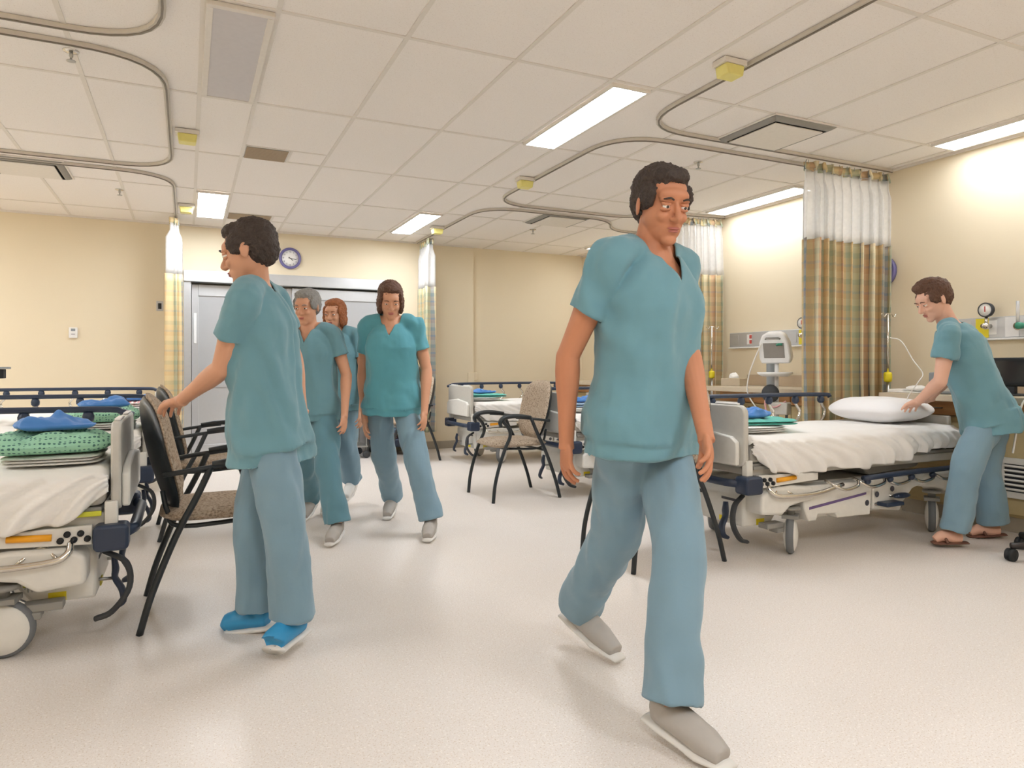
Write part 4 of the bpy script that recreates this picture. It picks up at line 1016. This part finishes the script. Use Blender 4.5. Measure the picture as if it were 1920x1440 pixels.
    for i in (0, 1):
        m.tube([pel.lerp(hip[i], .6)+Vector((0, 0, .02)), hip[i]+Vector((0, 0, -.04)), hip[i].lerp(kn[i], .5), kn[i], kn[i].lerp(an[i], .5), kn[i].lerp(an[i], .86), kn[i].lerp(an[i], 1.0)], [.078*q, .092*q, .090*q, .084*q, .080*q, .083*q, .086*q], 22, 4)
        low.append((an[i], (an[i]-kn[i]).normalized()))
    def post2(c_, n_):
        return any(n_.dot(dd) > .7 and (c_-e).length < .14 and abs((c_-e).dot(dd)) < .025 for e, dd in low)
    def wr2(c_):
        p = c_+Vector((seed*2.3, seed, 0))
        return .010*noise.noise(Vector((p.x*10, p.y*10, p.z*3.2)))+.006*noise.noise(Vector((p.x*14, p.y*14, p.z*14)))+.004*math.sin(10*noise.noise(Vector((p.x*6, p.y*6, p.z*2))))
    voxel(m, 'scrub_trousers', .006, 7, pants, root, post2, wr2, .003)
    # --- shoes
    for i in (0, 1):
        a, tt = an[i], toes[i]; h = Vector((tt.x-a.x, tt.y-a.y, 0)); h.normalize(); v = (tt-(a+Vector((0, 0, -.06*q)))).normalized(); lt = Vector((0, 0, 1)).cross(v).normalized(); up = v.cross(lt)
        o0 = a+Vector((0, 0, -.07*q)); K = lambda x, z: o0+v*x*q+up*z*q
        L0 = (tt-o0).length/q
        if shoe == 'sandal':
            m = MB().tube([K(-.07, -.008), K(.0, -.008), K(.1, -.008), K(L0+.01, -.008)], [.03*q, .036*q, .044*q, .03*q], 18, 4, ref=up, flat=.25)
            m.build('sandal', 'sandal', root); MB().tube([K(.06, .0)+lt*.045*q, K(.07, .05), K(.06, .0)-lt*.045*q], .008*q, 8, 5).build('sandal_strap', 'sandal', root); continue
        m = MB().tube([K(-.055, .02), K(-.02, .028), K(.05, .03), K(.12, .022), K(L0, .010)], [.034*q, .043*q, .047*q, .047*q, .032*q], 20, 4, ref=up, flat=.85)
        m.tube([K(-.035, .03), K(-.03, .075)], [.04*q, .043*q], 16, 2); m.tube([K(.0, .04), K(.09, .035)], [.045*q, .03*q], 16, 2)
        so = voxel(m, 'shoe', .006, 4, shoe, root)
        MB().tube([K(-.085, -.012), K(-.02, -.012), K(.06, -.012), K(.12, -.012), K(L0+.025, -.006)], [.034*q, .042*q, .044*q, .050*q, .03*q], 20, 4, ref=up, flat=.34).build('sole', 'sneaker_white', so)
        lm = MB()
        for k in range(4): lm.tube([K(.03+.022*k, .066-.007*k)+lt*.022*q, K(.035+.022*k, .073-.008*k), K(.03+.022*k, .066-.007*k)-lt*.022*q], .003*q, 6, 3)
        lm.build('laces', 'sneaker_white', so)
    return root
LEFT = Vector((-cs, sn, 0)); TOCAM = Vector((-sn, -cs, 0)); UP = Vector((0, 0, 1)); RIGHT = -LEFT; DOWN = -UP
# nurse gripping the nearest chair, facing left
person('dark haired person in teal scrubs and blue sneakers gripping the nearest chair', LEFT*.93+TOCAM*-.1,
       W(505, 795, 2.74), W(484, 610, 2.72), W(478, 530, 2.72), W(466, 474, 2.70), LEFT+DOWN*.28+TOCAM*.05,
       (W(455, 562, 2.54), W(508, 560, 2.90)), (W(415, 692, 2.60), W(550, 668, 3.0)), (W(338, 752, 2.78), W(566, 780, 2.90)),
       ((W(300, 764, 2.93)-W(338, 752, 2.78), DOWN+LEFT*.3, .9), (DOWN+LEFT*.2, LEFT+TOCAM*-.5, .5)),
       (W(502, 800, 2.64), W(515, 800, 2.84)), (W(534, 985, 2.62), W(478, 975, 2.82)), (W(548, 1155, 2.66), W(482, 1140, 2.84)),
       (W(530, 1196, 2.60), W(436, 1172, 2.86)), 1.0, 'skin', 'scrub', 'scrub_blue', 'hair_dark', 'short', 'sneaker_blue', seed=1)
def walker(label, px, dep, ht, lfoot, rfoot, lhand, rhand, look, turn=0, hd=(0, 0), **k):
    """somebody walking towards the viewpoint; the person's left is on the image's right.  feet: (pixel x, pixel y of sole, depth), hands: pixel x,y,depth of the wrist"""
    z = lambda h: 687.75-(h*ht/1.74-CAMZ)*1302/dep
    ppm = 1302/dep; f = TOCAM+RIGHT*turn; q = ht/1.74
    f = (TOCAM+RIGHT*turn).normalized(); lat = UP.cross(f); c0 = W(px, 0, dep); c0.z = 0
    def at(dx, h, dd=0): return c0+lat*dx*q+UP*h*q-f*dd
    pel = at(0, .93); chest = at(0, 1.27, -.03); neck = at(0, 1.47, -.04); head = at(hd[0], 1.585+hd[1], -.08)
    sh = (at(.165, 1.415, -.02), at(-.165, 1.415, -.02)); hip = (at(.09, .90), at(-.09, .90))
    kn = []; an = []; to = []; wr = []; el = []
    for i, (fx, fy, fd) in enumerate((lfoot, rfoot)):
        sole = W(fx, fy, fd); sole.z = max(sole.z, .0)
        back = fd > dep; a = sole+UP*(.115*q if not back else .15*q)-f*(.08 if not back else .13); t_ = sole+UP*.035+f*(.10 if not back else .07)
        an.append(a); to.append(t_)
        h = hip[i]; k_ = h.lerp(a, .52)+f*(.05 if not back else .09); kn.append(k_)
    for i, (hx, hy, hd_) in enumerate((lhand, rhand)):
        w_ = W(hx, hy, hd_); e = sh[i].lerp(w_, .53)-f*.05+lat*(.035 if i == 0 else -.035); wr.append(w_); el.append(e)
    hs = tuple(((wr[i]-el[i]).normalized()+DOWN*.3+TOCAM*.15, (LEFT if i == 0 else RIGHT)-TOCAM*.35, .55) for i in (0, 1))
    return person(label, f, pel, chest, neck, head, look, sh, el, wr, hs, hip, kn, an, to, q, **k)
walker('tallest person in teal scrubs walking in the right foreground', 1205, 2.25, 1.74, (1300, 1415, 1.93), (1130, 1228, 2.58), (1322, 812, 2.05), (1062, 825, 2.24),
       TOCAM+DOWN*.3+RIGHT*.35, turn=.75, skin='skin_tan', shirt='scrub', pants='scrub_blue', hair='hair_dark', shoe='sneaker_grey', vox=.0033, seed=2)
walker('grey haired person in teal scrubs walking in front of the doors', 582, 4.5, 1.60, (626, 1018, 4.25), (574, 975, 4.9), (646, 775, 4.4), (522, 775, 4.5),
       TOCAM+DOWN*.2+LEFT*.2, hair='hair_grey', hairstyle='short', shirt='scrub', pants='scrub_dark', seed=3, vox=.0055)
walker('red haired person in teal scrubs half hidden behind the grey haired one', 632, 5.35, 1.62, (652, 938, 5.4), (615, 962, 5.1), (678, 770, 5.2), (590, 770, 5.3),
       TOCAM+LEFT*.2+DOWN*.1, hair='hair_red', hairstyle='bob', shirt='scrub', pants='scrub_blue', shoe='sneaker_white', seed=4, vox=.0055)
walker('brown haired person in bright teal scrubs walking beside the far curtain', 736, 4.6, 1.66, (805, 1010, 4.36), (729, 972, 4.95), (796, 770, 4.5), (684, 785, 4.6),
       TOCAM+DOWN*.45+RIGHT*.25, hair='hair_brown', hairstyle='bob', shirt='scrub_vivid', pants='scrub_blue', shoe='sandal' if False else 'sneaker_grey', seed=5, vox=.0055)
# nurse bending over the nearest right bed
person('person in teal scrubs and sandals bending over the pillow bed', LEFT+TOCAM*-.15,
       W(1848, 765, 4.22), W(1800, 652, 4.26), W(1776, 604, 4.28), W(1750, 563, 4.28), LEFT+DOWN*.5+TOCAM*.05,
       (W(1780, 622, 4.10), W(1795, 625, 4.44)), (W(1763, 715, 4.12), W(1775, 710, 4.52)), (W(1722, 752, 4.32), W(1742, 748, 4.62)),
       ((W(1706, 762, 4.42)-W(1722, 752, 4.32), DOWN+LEFT*.2, .4), (LEFT+DOWN*.3, DOWN, .4)),
       (W(1848, 785, 4.14), W(1860, 780, 4.32)), (W(1812, 880, 4.12), W(1850, 872, 4.36)), (W(1790, 993, 4.16), W(1862, 980, 4.38)),
       (W(1752, 1012, 4.17), W(1818, 1000, 4.40)), 1.0, 'skin_pale', 'scrub', 'scrub_blue', 'hair_brown', 'tuft', 'sandal', seed=6, vneck=False)
bpy.data.scenes.remove(EV)
